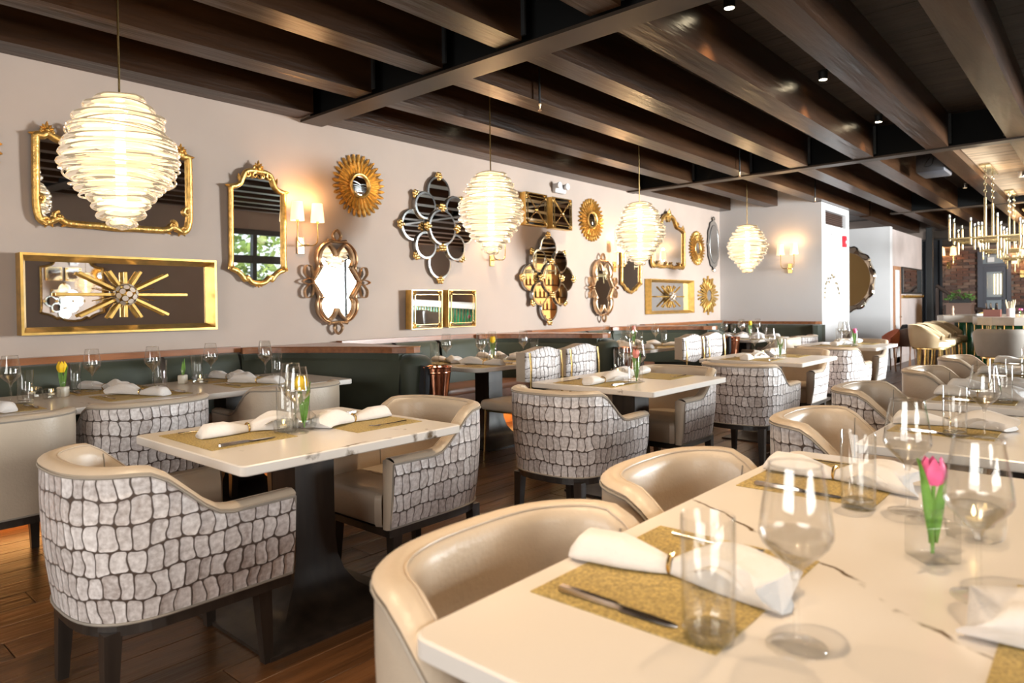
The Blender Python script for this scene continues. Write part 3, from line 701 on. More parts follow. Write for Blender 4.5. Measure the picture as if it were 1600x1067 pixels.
def banquette(x0, x1, label, wing=True, diag=0.85, first=False):
    """from the divider before (x0) to its own divider at x1; wing = the diagonal divider that closes it at x1"""
    t = thing('banquette', label, 'banquette', (0, 0, 0), 0, 'green banquettes along the mirror wall')
    xe = x1 - diag
    # wall back in upright panels
    n = max(2, round((xe - x0) / 0.62)); w = (xe - x0) / n
    for k in range(n):
        a, b = x0 + k * w + 0.004, x0 + (k + 1) * w - 0.004
        cushion_run(G(), [(a, WY - 0.20), (a + 0.02, WY - 0.208), (b - 0.02, WY - 0.208), (b, WY - 0.20)], 0.45, 0.915).build('back_panel', GREEN_V, t, angle=60)
    rail_path(G(), [(xe + 0.02, WY - 0.10), (x0, WY - 0.10)][::-1], 0.095).build('cap_rail', RAILW, t, smooth=False)
    # bench
    G().rbox(x0, xe + 0.3, WY - 0.66, WY - 0.17, 0.40, 0.465, 0.02, 2).build('bench_seat', BROWN_L, t)
    G().box(x0, xe + 0.3, WY - 0.63, WY - 0.17, 0.14, 0.40).build('bench_front', BROWN_L, t, smooth=False)
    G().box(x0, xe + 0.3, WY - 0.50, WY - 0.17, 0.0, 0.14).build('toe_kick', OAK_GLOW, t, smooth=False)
    G().box(x0 + 0.05, xe + 0.25, WY - 0.60, WY - 0.575, 0.128, 0.1395).build('led_strip', LED, t, smooth=False)
    if not first:   # arm bench on the near divider with a rounded leather end
        G().rbox(x0 - 0.02, x0 + 0.50, 4.42, WY - 0.665, 0.40, 0.465, 0.02, 2).build('bench_seat', BROWN_L, t)
        G().box(x0, x0 + 0.47, 4.42, WY - 0.665, 0.02, 0.40).build('bench_front', BROWN_L, t, smooth=False)
        G().lathe([(0.20, 0.01), (0.215, 0.03), (0.215, 0.42), (0.20, 0.455), (0.1, 0.465)], 24, (x0 + 0.26, 4.42, 0)).build('bench_end', BROWN_L, t)
    if wing:
        fy = 4.12; face = spline([(xe - 0.02, WY - 0.20, 0), (xe + 0.13, WY - 0.27, 0), (xe + 0.33, WY - 0.50, 0), (x1 - 0.22, fy + 0.30, 0), (x1 - 0.15, fy + 0.06, 0)], 5)
        cushion_run(G(), [(p.x, p.y) for p in face], 0.45, 0.90, 0.06, 0.05).build('wing_back', GREEN_V, t, angle=60)
        sk = [(p.x, p.y) for p in face]
        core = [(p[0] + 0.03, p[1] + 0.03) for p in sk] + [(x1 + 0.10, fy + 0.06), (x1 + 0.12, WY - 0.02), (xe, WY - 0.02)]
        G().prism(core, 0.0, 0.90).build('wing_core', GREEN_V, t, smooth=False)
        # rounded upholstered end, with its soft shoulder
        G().lathe([(0.13, 0.0), (0.135, 0.05), (0.14, 0.6), (0.142, 0.80), (0.130, 0.85), (0.10, 0.877), (0.05, 0.89), (0.0, 0.893)], 28, (x1 + 0.012, fy + 0.06, 0)).build('wing_end', GREEN_V, t)
        rp = [(p.x + 0.005, p.y + 0.045) for p in face[1:-1]]
        tip = [(x1 - 0.13, fy + 0.10), (x1 - 0.09, fy + 0.035), (x1 - 0.03, fy + 0.01), (x1 + 0.04, fy + 0.02), (x1 + 0.085, fy + 0.07)]
        poly = rp + tip + [(x1 + 0.10, WY - 0.02), (xe + 0.05, WY - 0.02)]
        G().prism(poly, 0.905, 0.952).build('wing_rail', RAILW, t, smooth=False)
        lip = G().tube([(x, y, 0.952) for x, y in rp + tip], 0.004, 6); lip.build('rail_edge', RAILW, t)
    return t
banquette(-1.6, 3.57, 'green banquette with brown wooden rail at far left under the big mirrors', first=True)
banquette(3.72, 6.33, 'green banquette in second booth, under the two lower square mirrors')
banquette(6.48, 9.05, 'green banquette in third booth, under the second flower mirror')
b4 = banquette(9.20, 12.05, 'green banquette in last booth against the end wall', wing=False, diag=0.1)
cushion_run(G(), [(11.83, WY - 0.30), (11.83, 4.9), (11.82, 4.0), (11.84, 3.72), (11.95, 3.60)], 0.40, 0.90, 0.1, 0.07).build('end_back', GREEN_V, b4, angle=60)
G().prism([(11.80, 3.70), (11.83, 3.64), (11.90, 3.60), (12.09, 3.60), (12.09, WY - 0.2), (11.96, WY - 0.2), (11.96, 3.78)], 0.0, 0.89).build('end_core', GREEN_V, b4, smooth=False)
G().prism([(11.97, WY - 0.12), (11.97, 3.72), (12.0, 3.66), (12.095, 3.655), (12.095, WY - 0.12)], 0.90, 0.945).build('end_rail', RAILW, b4, smooth=False)
for (x, y, lab) in ((3.595, 3.93, 'copper wine bucket at the end of the first green divider'), (6.36, 3.93, 'copper wine bucket at the end of the second green divider'), (9.08, 3.93, 'copper wine bucket at the end of the third green divider')):
    t = thing('wine_bucket', lab, 'bucket', (x, y, 0), 0, 'copper wine buckets on the booth dividers')
    G().lathe([(0.075, 0.57), (0.085, 0.575), (0.105, 0.72), (0.113, 0.795), (0.119, 0.80), (0.117, 0.806), (0.108, 0.80), (0.098, 0.70), (0.08, 0.60), (0.0, 0.60)], 28).build('bucket_body', COPPER, t)
    G().lathe([(0.1085, 0.752), (0.1115, 0.756), (0.112, 0.764), (0.1105, 0.768)], 28).build('rim_band', COPPER, t)
    G().lathe([(0.03, 0.0), (0.11, 0.0), (0.11, 0.012), (0.012, 0.03), (0.012, 0.56), (0.09, 0.565), (0.09, 0.572), (0.0, 0.572)], 20).build('stand', BLACK, t)
    # draped napkin, hanging over the left side
    g = G(); n = 9; vs = []
    for i in range(n):
        for k in range(8):
            a = math.radians(112 + 11 * i); rr = 0.118 + 0.012 * sin(i * 2.1) + 0.02 * k / 7; z = 0.80 - 0.034 * k * (1 + 0.25 * sin(i * 1.3)) if k else 0.812
            vs.append((rr * cos(a), rr * sin(a), z))
    g.add(vs, [(i * 8 + k, i * 8 + k + 1, (i + 1) * 8 + k + 1, (i + 1) * 8 + k) for i in range(n - 1) for k in range(7)])
    o = g.build('black_napkin', CLOTHK, t); md = o.modifiers.new('th', 'SOLIDIFY'); md.thickness = 0.006

# ------------------------------------------------------------------ pendants
def pendant(x, y, label):
    t = thing('pendant_lamp', label, 'lamp', (x, y, 0), 0, 'beehive pendant lamps of spun glass')
    rr = random.Random(int(x * 100)); zt, zb = 2.466, 1.732; H = zt - zb
    env = [(0, 0.13), (0.05, 0.17), (0.14, 0.225), (0.28, 0.275), (0.42, 0.318), (0.52, 0.322), (0.62, 0.300), (0.74, 0.225), (0.86, 0.15), (0.95, 0.095), (1.0, 0.07)]
    nr = 15
    for i in range(nr):
        f = (i + 0.5) / nr; rad = 0.945 * ip(env, f) + rr.uniform(-0.014, 0.010); z = zt - f * H
        th = H / nr * 0.62
        wob = rr.uniform(0, 6.28); tx, ty = rr.uniform(-0.06, 0.06), rr.uniform(-0.06, 0.06)
        prof = [(rad - 0.075, th * 0.55), (rad - 0.03, th * 0.85), (rad - 0.006, th * 0.45), (rad, 0), (rad - 0.008, -th * 0.45), (rad - 0.035, -th * 0.85), (rad - 0.08, -th * 0.5)]
        g = G(); n = 40; vs = []
        for r_, dz in prof:
            for k in range(n):
                a = 2 * pi * k / n; q = r_ + 0.006 * sin(2 * a + wob) + 0.003 * sin(5 * a + 2 * wob)
                vs.append((q * cos(a), q * sin(a), z + dz + tx * q * cos(a) + ty * q * sin(a) + 0.004 * sin(3 * a + wob)))
        m = len(prof)
        fs = [(j * n + k, j * n + (k + 1) % n, (j + 1) * n + (k + 1) % n, (j + 1) * n + k) for j in range(m - 1) for k in range(n)]
        g.add(vs, fs).build('glass_coil', SPUN, t, angle=180)
    # thin threads of glass on the outside
    for i in range(9):
        f = rr.uniform(0.08, 0.95); rad = 0.945 * ip(env, f) - 0.004; z = zt - f * H; tx, ty = rr.uniform(-0.12, 0.12), rr.uniform(-0.12, 0.12)
        G().tube([(rad * cos(a), rad * sin(a), z + tx * rad * cos(a) + ty * rad * sin(a)) for a in [2 * pi * k / 36 for k in range(36)]], 0.006, 6, closed=True).build('glass_thread', SPUN, t)
    G().tube([(0, 0, zt - 0.04), (0, 0, DECK - 0.002)], 0.006, 8).build('brass_stem', GOLD, t)
    G().lathe([(0.0, zt + 0.012), (0.05, zt + 0.008), (0.06, zt - 0.01), (0.0, zt - 0.012)], 20).build('cap', GOLD, t)
    G().lathe([(0.0, zt - 0.08), (0.022, zt - 0.1), (0.026, zt - 0.3), (0.026, zb + 0.12), (0.0, zb + 0.09)], 14).build('bulb', BULB, t)
    point('pendant_glow', (0, 0, zt - 0.22), 24, WARM, 0.05, t); point('pendant_glow_low', (0, 0, zb + 0.14), 13, WARM, 0.04, t)
PY = 4.2
pendant(1.464, PY, 'nearest beehive glass pendant, in front of the large gilded mirror')
pendant(4.53, PY, 'second beehive glass pendant, beside the first flower mirror')
pendant(7.117, PY, 'third beehive glass pendant, in front of the slim gilded mirror')
pendant(10.31, PY, 'farthest beehive glass pendant, left of the end wall sconce')

# ------------------------------------------------------------------ wall sconces (built facing -y)
def sconce(x, y, z, label, rotz=0, s=1.0, lamp=2.4):
    t = thing('wall_sconce', label, 'lamp', (x, y, z), rotz, 'brass double-arm wall sconces'); t.scale = (s, s, s)
    G().rbox(-0.035, 0.035, -0.016, 0, -0.075, 0.075, 0.004, 1).build('back_plate', GOLD, t)
    G().tube([(0, -0.016, -0.005), (0, -0.13, -0.005)], 0.006, 8).ball((0, -0.13, -0.005), 0.011).build('stub_arm', GOLD, t)
    for s_ in (-1, 1):
        G().tube(spline([(0, -0.13, -0.005), (s_ * 0.05, -0.13, -0.006), (s_ * 0.085, -0.13, 0.015), (s_ * 0.10, -0.13, 0.06), (s_ * 0.10, -0.13, 0.20)], 4), 0.0055, 8).build('arm', GOLD, t)
        G().lathe([(0.012, 0.19), (0.016, 0.195), (0.012, 0.23)], 12, (s_ * 0.1, -0.13, 0)).build('candle_cup', GOLD, t)
        sh = G().open_lathe([(0.060, 0.205), (0.056, 0.26), (0.046, 0.37)], 24, (s_ * 0.1, -0.13, 0)).build('lamp_shade', SHADE, t)
        sh.modifiers.new('th', 'SOLIDIFY').thickness = 0.003
        G().ball((s_ * 0.1, -0.13, 0.29), (0.018, 0.018, 0.03)).build('bulb', BULB, t)
        point('sconce_light', (s_ * 0.1, -0.13, 0.385), lamp, (1, .55, .23), 0.03, t); point('sconce_light_down', (s_ * 0.1, -0.13, 0.195), lamp * 0.4, (1, .55, .23), 0.03, t)
    return t
sconce(3.36, WY, 1.83, 'double brass sconce between arched mirror and first flower mirror')
sconce(5.87, WY, 1.81, 'double brass sconce half hidden behind the second glass pendant')
sconce(8.50, WY, 1.82, 'double brass sconce half hidden behind the third glass pendant')
sconce(12.10, 4.17, 1.86, 'double brass sconce alone on the white end wall', rotz=-pi / 2, s=1.12, lamp=1.3)

# ------------------------------------------------------------------ wall mirrors
MG = 'decorative mirrors on the long wall'
def wall_thing(name, label, x, z, cat='mirror', tilt=0.0, group=MG):
    t = thing(name, label, cat, (x, WY - 0.002, z), 0, group); t.rotation_euler = (math.radians(tilt), 0, 0)
    if tilt: t.location.y -= 0.018
    return t
def scroll(g, c, r, a0, turns, d=1, th=0.012, y=-0.035):
    N = int(14 * turns) + 2; P = []; rad = []
    for k in range(N):
        f = k / (N - 1); a = a0 + d * 2 * pi * turns * f; q = r * (1 - 0.8 * f)
        P.append((c[0] + q * cos(a), y - 0.006 * f, c[1] + q * sin(a))); rad.append(th * (1 - 0.45 * f))
    g.tube(P, rad, 7)
    g.ball((P[-1][0], y - 0.012, P[-1][2]), th * 0.9, 8, 5)
def leaf(g, c, ang, L, w, y=-0.03, d=0.012):
    M = Matrix.Translation((c[0], y, c[1])) @ Matrix.Rotation(-ang, 4, 'Y')
    vs = []; n = 7
    for k in range(n):
        f = k / (n - 1); ww = w * sin(pi * min(1, 0.12 + f * 0.9)) ** 0.8; dd = d * sin(pi * (0.25 + 0.6 * f))
        vs += [(L * f, 0.0, -ww), (L * f, -dd, -ww * 0.35), (L * f, -dd * 0.6, 0), (L * f, -dd, ww * 0.35), (L * f, 0.0, ww)]
    fs = [(i * 5 + k, i * 5 + k + 1, (i + 1) * 5 + k + 1, (i + 1) * 5 + k) for i in range(n - 1) for k in range(4)]
    g.add(vs, fs, M)
def crest(g, c, s=1.0, y=-0.035):
    for a in (90, 55, 125, 25, 155, -10, 190): leaf(g, c, math.radians(a), 0.075 * s * (1.15 if a == 90 else 0.9), 0.018 * s, y)
    g.ball((c[0], y - 0.012, c[1]), (0.02 * s, 0.016, 0.022 * s)); 
    for q in (-1, 1): scroll(g, (c[0] + q * 0.035 * s, c[1] - 0.015 * s), 0.026 * s, pi / 2, 1.1, -q, 0.009 * s, y)
def frame_loop(pts, r, sub=4, flat=(1.0, 0.9), n=10, y=-0.028):
    P = [(p.x, y, p.y) for p in spline([(a, b, 0) for a, b in pts], sub, True)]
    return G().tube(P, r, n, closed=True, flat=flat, nrm=(0, -1, 0)), [(p[0], p[2]) for p in P]
def glass_poly(poly, y0=-0.012, y1=-0.018): return G().slab_xz(poly, y1, y0)

# large landscape mirror with crested frame
t = wall_thing('ornate_mirror', 'large wide gilded baroque mirror behind the nearest glass pendant', 1.865, 2.19, tilt=1.3)
half = [(-0.505, 0.215), (-0.50, 0.262), (-0.46, 0.262), (-0.44, 0.285), (-0.41, 0.268), (-0.36, 0.248), (-0.31, 0.262), (-0.285, 0.305), (-0.25, 0.335), (-0.17, 0.325), (-0.08, 0.345), (0, 0.375)]
low = [(0.0, -0.325), (-0.12, -0.318), (-0.24, -0.318), (-0.33, -0.312), (-0.375, -0.285), (-0.41, -0.30), (-0.455, -0.318), (-0.49, -0.29), (-0.505, -0.22), (-0.507, -0.15), (-0.507, 0.03)]
loop = half + [(-a, b) for a, b in reversed(half[:-1])] + [(-a, b) for a, b in reversed(low[1:])] + low
fr, poly = frame_loop(loop, 0.025)
fr.build('frame', GOLDW, t); glass_poly(poly).build('mirror_glass', MIRROR, t, smooth=False)
g = G()
for s_ in (-1, 1):
    crest(g, (s_ * 0.44, 0.30), 0.72); leaf(g, (s_ * 0.48, 0.262), pi * (0.5 - 0.5 * s_) + s_ * 0.1, 0.07, 0.016)
    scroll(g, (s_ * 0.29, 0.33), 0.035, pi / 2 - s_ * 1.2, 0.9, s_); leaf(g, (s_ * 0.27, 0.34), pi / 2 + s_ * 0.9, 0.08, 0.018)
    scroll(g, (s_ * 0.49, -0.165), 0.034, pi / 2, 1.1, s_, 0.013); scroll(g, (s_ * 0.375, -0.275), 0.036, pi / 2, 1.1, -s_, 0.014)
    scroll(g, (s_ * 0.45, -0.305), 0.03, -pi / 2, 1.0, s_, 0.012)
    for k in range(7): leaf(g, (s_ * (0.05 + 0.045 * k), -0.318), pi / 2 - s_ * (1.1) * (1 if k % 2 else -1) + (0 if k % 2 else pi), 0.055, 0.011)
    for a in (200, 250, 300): leaf(g, (s_ * 0.44, -0.30), math.radians(a), 0.06, 0.014)
crest(g, (0, 0.39), 1.1)
g.pieces('carved_leaf', GOLDW, t)

# arched upright mirror
def arched(t, kx, kz):
    pts = [(0, .44), (-.06, .44), (-.11, .42), (-.135, .375), (-.155, .325), (-.20, .295), (-.235, .285), (-.238, .24), (-.238, .04), (-.238, -.17), (-.238, -.31), (-.242, -.375), (-.19, -.40), (-.148, -.435), (-.122, -.47), (-.10, -.452), (-.06, -.49), (0, -.502)]
    full = pts + [(-a, b) for a, b in reversed(pts[1:-1])]
    fr, poly = frame_loop([(a * kx, b * kz) for a, b in full], 0.022)
    fr.build('frame', GOLDW, t); glass_poly(poly).build('mirror_glass', MIRROR, t, smooth=False)
    g = G(); crest(g, (0, .465 * kz), 0.8)
    for s_ in (-1, 1):
        leaf(g, (s_ * .215 * kx, .288 * kz), pi / 2 - s_ * (pi / 2 - 0.1), 0.075, 0.017); scroll(g, (s_ * .10 * kx, .405 * kz), .03, pi / 2, 1, s_, .01)
        scroll(g, (s_ * .03 * kx, .40 * kz), .028, pi / 2 + s_ * .5, .8, -s_, .01); leaf(g, (s_ * .16 * kx, .335 * kz), pi / 2 - s_ * .2, .07, .014)
        crest(g, (s_ * .24 * kx, -.375 * kz), 0.5); scroll(g, (s_ * .115 * kx, -.46 * kz), .025, 0, 1, s_, .01)
        leaf(g, (s_ * .238 * kx, -.30 * kz), pi / 2, .06, .014); leaf(g, (s_ * .238 * kx, .25 * kz), -pi / 2, .08, .016)
    for a in (200, 235, 270, 305, 340): leaf(g, (0, -.49 * kz), math.radians(a), .05, .013)
    g.pieces('carved_leaf', GOLDW, t)
t = wall_thing('ornate_mirror', 'upright arched gilded mirror left of the first sconce', 2.94, 1.985, tilt=1.4); arched(t, 1, 1)
t = wall_thing('ornate_mirror', 'slim gilded mirror behind the third glass pendant', 8.91, 1.96, tilt=1.5); arched(t, 1.12, 1.0)

# gilded mirror with scrolled crest (far)
t = wall_thing('ornate_mirror', 'gilded mirror with scrolled crest right of the third glass pendant', 10.06, 2.27, tilt=1.0)
pts = [(0, .42), (-.10, .43), (-.20, .37), (-.28, .27), (-.38, .25), (-.50, .21), (-.53, .15), (-.53, -.20), (-.54, -.33), (-.49, -.40), (-.38, -.385), (-.2, -.40), (0, -.385)]
fr, poly = frame_loop(pts + [(-a, b) for a, b in reversed(pts[1:-1])], 0.03)
fr.build('frame', GOLDW, t); glass_poly(poly).build('mirror_glass', MIRROR, t, smooth=False)
g = G(); crest(g, (0, .45), 1.2); scroll(g, (0, .38), .06, pi / 2, 1.2, 1, .016)
for s_ in (-1, 1):
    crest(g, (s_ * .47, .24), .9); scroll(g, (s_ * .27, .30), .05, 0, 1, s_, .016); crest(g, (s_ * .5, -.37), .8); scroll(g, (s_ * .33, -.37), .05, pi / 2, 1, -s_, .015); scroll(g, (s_ * .10, -.37), .045, pi / 2, 1, s_, .014)
g.pieces('carved_leaf', GOLDW, t)

# flower mirrors made of overlapping round plates
def flower(x, z, label, tilt):
    t = wall_thing('flower_mirror', label, x, z, tilt=tilt)
    spec = [((0, .385), .165, .03), ((0, -.385), .165, .03), ((-.36, 0), .165, .03), ((.36, 0), .165, .03),
            ((-.215, .215), .145, .055), ((.215, .215), .145, .055), ((-.215, -.2), .145, .055), ((.215, -.2), .145, .055), ((0, 0), .195, .08)]
    for (cx, cz), r, d in spec:
        M = Matrix.Translation((cx, 0, cz)) @ Matrix.Rotation(pi / 2, 4, 'X')
        o = G().lathe([(r, 0.0), (r, d)], 40, M=M).build('plate', MIRROR_EDGE, t)
        G().lathe([(r - 0.024, d + 0.010), (r - 0.024, d + 0.002)][::-1], 40, M=M).build('plate_glass', MIRROR, o)
        G().lathe([(r, d + 0.001), (r + 0.004, d + 0.004), (r - 0.002, d + 0.010), (r - 0.023, d + 0.0105), (r - 0.023, d + 0.002)], 40, M=M).build('bevelled_rim', RIM_BEV, o)
    def beads(cx, cz, ang, y, q=1.0):
        g = G()
        for k, (a, b) in enumerate([(-1, 0), (0, 0), (1, 0), (-.5, .85), (.5, .85), (0, -.85)]):
            u = a * .031 * q; v = b * .031 * q; g.ball((cx + u * cos(ang) - v * sin(ang), y - .006 * (k % 2), cz + u * sin(ang) + v * cos(ang)), .021 * q, 10, 7)
        g.pieces('gold_bead', GOLD, t)
    for (cx, cz), a in (((0, .55), 0), ((0, -.555), pi), ((-.53, 0), pi / 2), ((.53, 0), -pi / 2), ((-.325, .325), .8), ((.325, .325), -.8), ((-.325, -.31), 2.4), ((.325, -.31), -2.4)): beads(cx, cz, a, -.035)
    for (cx, cz), a in (((0, .21), 0), ((0, -.21), pi), ((-.21, 0), pi / 2), ((.21, 0), -pi / 2)): beads(cx, cz, a, -.085)
flower(5.02, 2.115, 'large flower mirror of round plates left of the second glass pendant', 0.0)
flower(6.885, 1.615, 'flower mirror reflecting golden bottles, right of the second glass pendant', -0.5)

# quatrefoil strap mirrors
def quat(x, z, label, tilt=0.0):
    t = wall_thing('strapwork_mirror', label, x, z, tilt=tilt)
    L = [(0, .30), (-.06, .335), (-.12, .315), (-.165, .255), (-.18, .19), (-.165, .14), (-.19, .10), (-.215, .05), (-.25, 0)]
    L = L + [(a, -b) for a, b in reversed(L[:-1])]
    poly = L + [(-a, b) for a, b in reversed(L[1:-1])]
    sm = [(p.x, p.y) for p in spline([(a, b, 0) for a, b in poly], 3, True)]
    G().slab_xz(sm, -.030, -.022).build('mirror_glass', MIRROR, t, smooth=False)
    def strap(P, w=.017, d=.018, y=-.045, nm='strap', clo=False):
        Q = [(p.x, y, p.y) for p in spline([(a, b, 0) for a, b in P], 5, clo)]
        G().tube(Q, 1, 8, closed=clo, flat=(w, d), nrm=(0, -1, 0)).build(nm, CHAMP, t, angle=30)
    for s_ in (-1, 1):
        for v in (1, -1):
            strap([(s_ * .005, v * .245), (s_ * .03, v * .30), (s_ * .08, v * .345), (s_ * .125, v * .33), (s_ * .17, v * .27), (s_ * .185, v * .2), (s_ * .165, v * .14), (s_ * .195, v * .09), (s_ * .225, v * .045), (s_ * .262, 0)])
            strap([(s_ * .02, v * .37), (s_ * .08, v * .375), (s_ * .15, v * .345), (s_ * .205, v * .28), (s_ * .218, v * .20), (s_ * .20, v * .13), (s_ * .235, v * .06), (s_ * .262, v * .01)], .011, .03, -.04)
            strap([(s_ * .15, v * .14), (s_ * .185, v * .165)], .012, .018, -.05, 'cusp')
            strap([(s_ * .245, v * .04), (s_ * .27, v * .13), (s_ * .325, v * .14), (s_ * .34, v * .08), (s_ * .30, v * .03), (s_ * .262, v * .015)], .006, .026, -.04, 'side_curl')
        strap([(s_ * .25, 0), (s_ * .30, .024), (s_ * .365, 0), (s_ * .30, -.024)], .006, .024, -.05, 'side_eye', True)
        v = s_
        strap([(-.10, v * .385), (0, v * .372), (.10, v * .385)], .014, .02, -.05, 'top_bar')
        strap([(0, v * .48), (-.045, v * .425), (0, v * .375), (.045, v * .425)], .012, .02, -.05, 'diamond', True)
quat(3.715, 1.51, 'strapwork mirror reflecting a bright window, below the first sconce', 0.0)
quat(8.12, 1.51, 'darker strapwork mirror below the second sunburst mirror', -0.6)

# sunburst mirrors
def sunburst(x, z, label, n=30, Rr=0.30):
    t = wall_thing('sunburst_mirror', label, x, z)
    def ray(r0, r1, w, y):
        g = G(); vs = []; m = 9
        for k in range(m):
            f = k / (m - 1); r_ = r0 + (r1 - r0) * f; ww = w * (0.45 + 0.55 * f) if f < 0.72 else w * (1.15 if f < 0.8 else (0.95 if f < 0.9 else 0.25)); dd = .012 + .010 * f
            vs += [(-ww, y, r_), (-ww * .55, y - dd, r_), (0, y - dd * .6, r_), (ww * .55, y - dd, r_), (ww, y, r_)]
        return g.add(vs, [(i * 5 + k, (i + 1) * 5 + k, (i + 1) * 5 + k + 1, i * 5 + k + 1) for i in range(m - 1) for k in range(4)]).mesh('ray', GOLDW)
    lo, sh = ray(.11, Rr, .019, -.004), ray(.11, Rr * .80, .016, -.018)
    for k in range(n):
        obj('ray', lo, t, (0, 0, 0), (0, 2 * pi * k / n, 0)); obj('ray', sh, t, (0, 0, 0), (0, 2 * pi * (k + .5) / n, 0))
    M = Matrix.Rotation(pi / 2, 4, 'X')
    G().lathe([(.09, .012), (.092, .036), (.10, .044), (.112, .046), (.122, .038), (.126, .012)], 40, M=M).build('ring_frame', GOLDW, t)
    G().lathe([(.091, .020), (.091, .026), (.06, .029), (0.0, .031)], 40, M=M).build('mirror_glass', MIRROR, t, angle=60)
    return t
sunburst(4.0, 2.44, 'gilded sunburst mirror above and right of the first sconce')
sunburst(7.91, 2.45, 'gilded sunburst mirror right of the two upper square mirrors')
sunburst(11.14, 2.24, 'gilded sunburst mirror beside the oval silver mirror')
sunburst(0.885, 2.33, 'gilded sunburst mirror cut off by the left edge of the photo')

# stepped sunburst
t = wall_thing('sunburst_mirror', 'stepped gold rod starburst mirror below the oval silver mirror', 11.56, 1.415)
M = Matrix.Rotation(pi / 2, 4, 'X')
for k in range(36):
    a = 2 * pi * k / 36; c, s_ = abs(cos(a)), abs(sin(a))
    r1 = (0.40 if k in (9, 27) else (.39 if min(abs(k - 9), abs(k - 27)) <= 1 else .30 + .05 * (k % 3 == 0)))
    G().rbox(-.016, .016, -.028 - .01 * (k % 2), -.004, .10, r1, .004, 1).build('rod', GOLDLEAF, t, rot=(0, a, 0))
G().lathe([(.10, .02), (.10, .045), (.115, .05), (.135, .045), (.138, .02)], 32, M=M).build('ring_frame', GOLDW, t)
G().lathe([(.101, .026), (.101, .034), (0, .036)], 32, M=M).build('mirror_glass', MIRROR, t)

# oval venetian mirror
t = wall_thing('oval_mirror', 'oval silver venetian mirror with dark scalloped edge', 11.79, 2.345)
def oval(rx, rz, n=48, w=0.0, f=12): return [((rx + w * cos(f * 2 * pi * k / n)) * sin(2 * pi * k / n), (rz + w * cos(f * 2 * pi * k / n)) * cos(2 * pi * k / n)) for k in range(n)]
G().slab_xz(oval(.245, .44, 72, .010), -.020, -.002).build('back_board', BLACK, t, smooth=False)
G().slab_xz(oval(.235, .43, 72, .010), -.028, -.021).build('border_glass', MIRROR_BEV, t, smooth=False)
G().tube([(a, -.03, b) for a, b in oval(.175, .345)], .007, 6, closed=True).build('inner_line', MIRROR_EDGE, t)
G().slab_xz(oval(.17, .34), -.034, -.0285).build('mirror_glass', MIRROR, t, smooth=False)
g = G()
for s_ in (1, -1):
    for a in (90, 60, 120, 35, 145): leaf(g, (0, s_ * .43), math.radians(a * s_), .075, .02, -.024)
for s_ in (-1, 1): g.ball((s_ * .25, -.02, 0), .016)
g.pieces('etched_leaf', MIRROR_BEV, t)

# deep box frames with starburst sculpture
def box_frame(g, w, h, d=0.10, b=0.018, ins=.03):
    W2, H2 = w / 2, h / 2; o = [(-W2, -H2), (W2, -H2), (W2, H2), (-W2, H2)]
    f = [(a - math.copysign(b, a), c - math.copysign(b, c)) for a, c in o]; i_ = [(a - math.copysign(b + ins, a), c - math.copysign(b + ins, c)) for a, c in o]
    vs = [(a, 0, c) for a, c in o] + [(a, -d, c) for a, c in o] + [(a, -d, c) for a, c in f] + [(a, -.012, c) for a, c in i_]
    fs = []
    for lv in range(3):
        for k in range(4): fs.append((lv * 4 + k, lv * 4 + (k + 1) % 4, (lv + 1) * 4 + (k + 1) % 4, (lv + 1) * 4 + k))
    return g.add(vs, fs), i_
def star_box(x, z, w, h, label, kx):
    t = wall_thing('starburst_shadow_box', label, x, z, 'wall art')
    g, i_ = box_frame(G(), w, h, .11, .016, .034); g.build('box_frame', GOLDLEAF, t, smooth=False)
    G().slab_xz(i_, -.013, -.006).build('mirror_back', MIRROR, t, smooth=False)
    rods = [(0, .44), (180, .44), (27, .335), (153, .335), (-27, .335), (207, .335), (58, .20), (122, .20), (-58, .20), (238, .20), (90, .165), (-90, .165)]
    for a, L in rods:
        a = math.radians(a); L = L * kx if abs(cos(a)) > .5 else L * (0.55 + .45 * kx)
        G().rbox(0.05, L, -.012, .012, -.011, .011, .003, 1).build('gold_rod', GOLDLEAF, t, (0, -.055, 0), (0, -a, 0))
    g = G()
    for a, L in ((13, .2), (167, .2), (-13, .2), (193, .2), (43, .15), (137, .15), (-43, .15), (223, .15), (75, .11), (105, .11), (-75, .11), (-105, .11)):
        a = math.radians(a); g.tube([(0, -.055, 0), (L * kx * cos(a), -.055, L * sin(a))], .003, 5)
    g.pieces('thin_spike', GOLD, t)
    rr = random.Random(3)
    G().ball((0, -.06, 0), .05, 12, 8).build('centre_core', GOLDLEAF, t)
    g = G()
    for k in range(40):
        f = (k + .5) / 40; ph = math.acos(1 - 2 * f); th = pi * (1 + 5 ** .5) * k
        d = Vector((sin(ph) * cos(th), sin(ph) * sin(th), cos(ph)))
        c = Vector((0, -.06, 0)) + d * .066; q = d.to_track_quat('Z', 'Y').to_matrix().to_4x4()
        g.lathe([(0.0, 0), (.013, .004), (.021, .012)], 8, M=Matrix.Translation(c) @ q)
    g.pieces('crystal_petal', mat('milky_crystal', (.72, .60, .50), .15), t)
star_box(1.895, 1.385, 1.30, .545, 'long gold framed starburst shadow box at left below the large mirror', 1.0)
star_box(10.10, 1.39, 1.46, .55, 'gold framed starburst shadow box farther along the wall', 1.05)

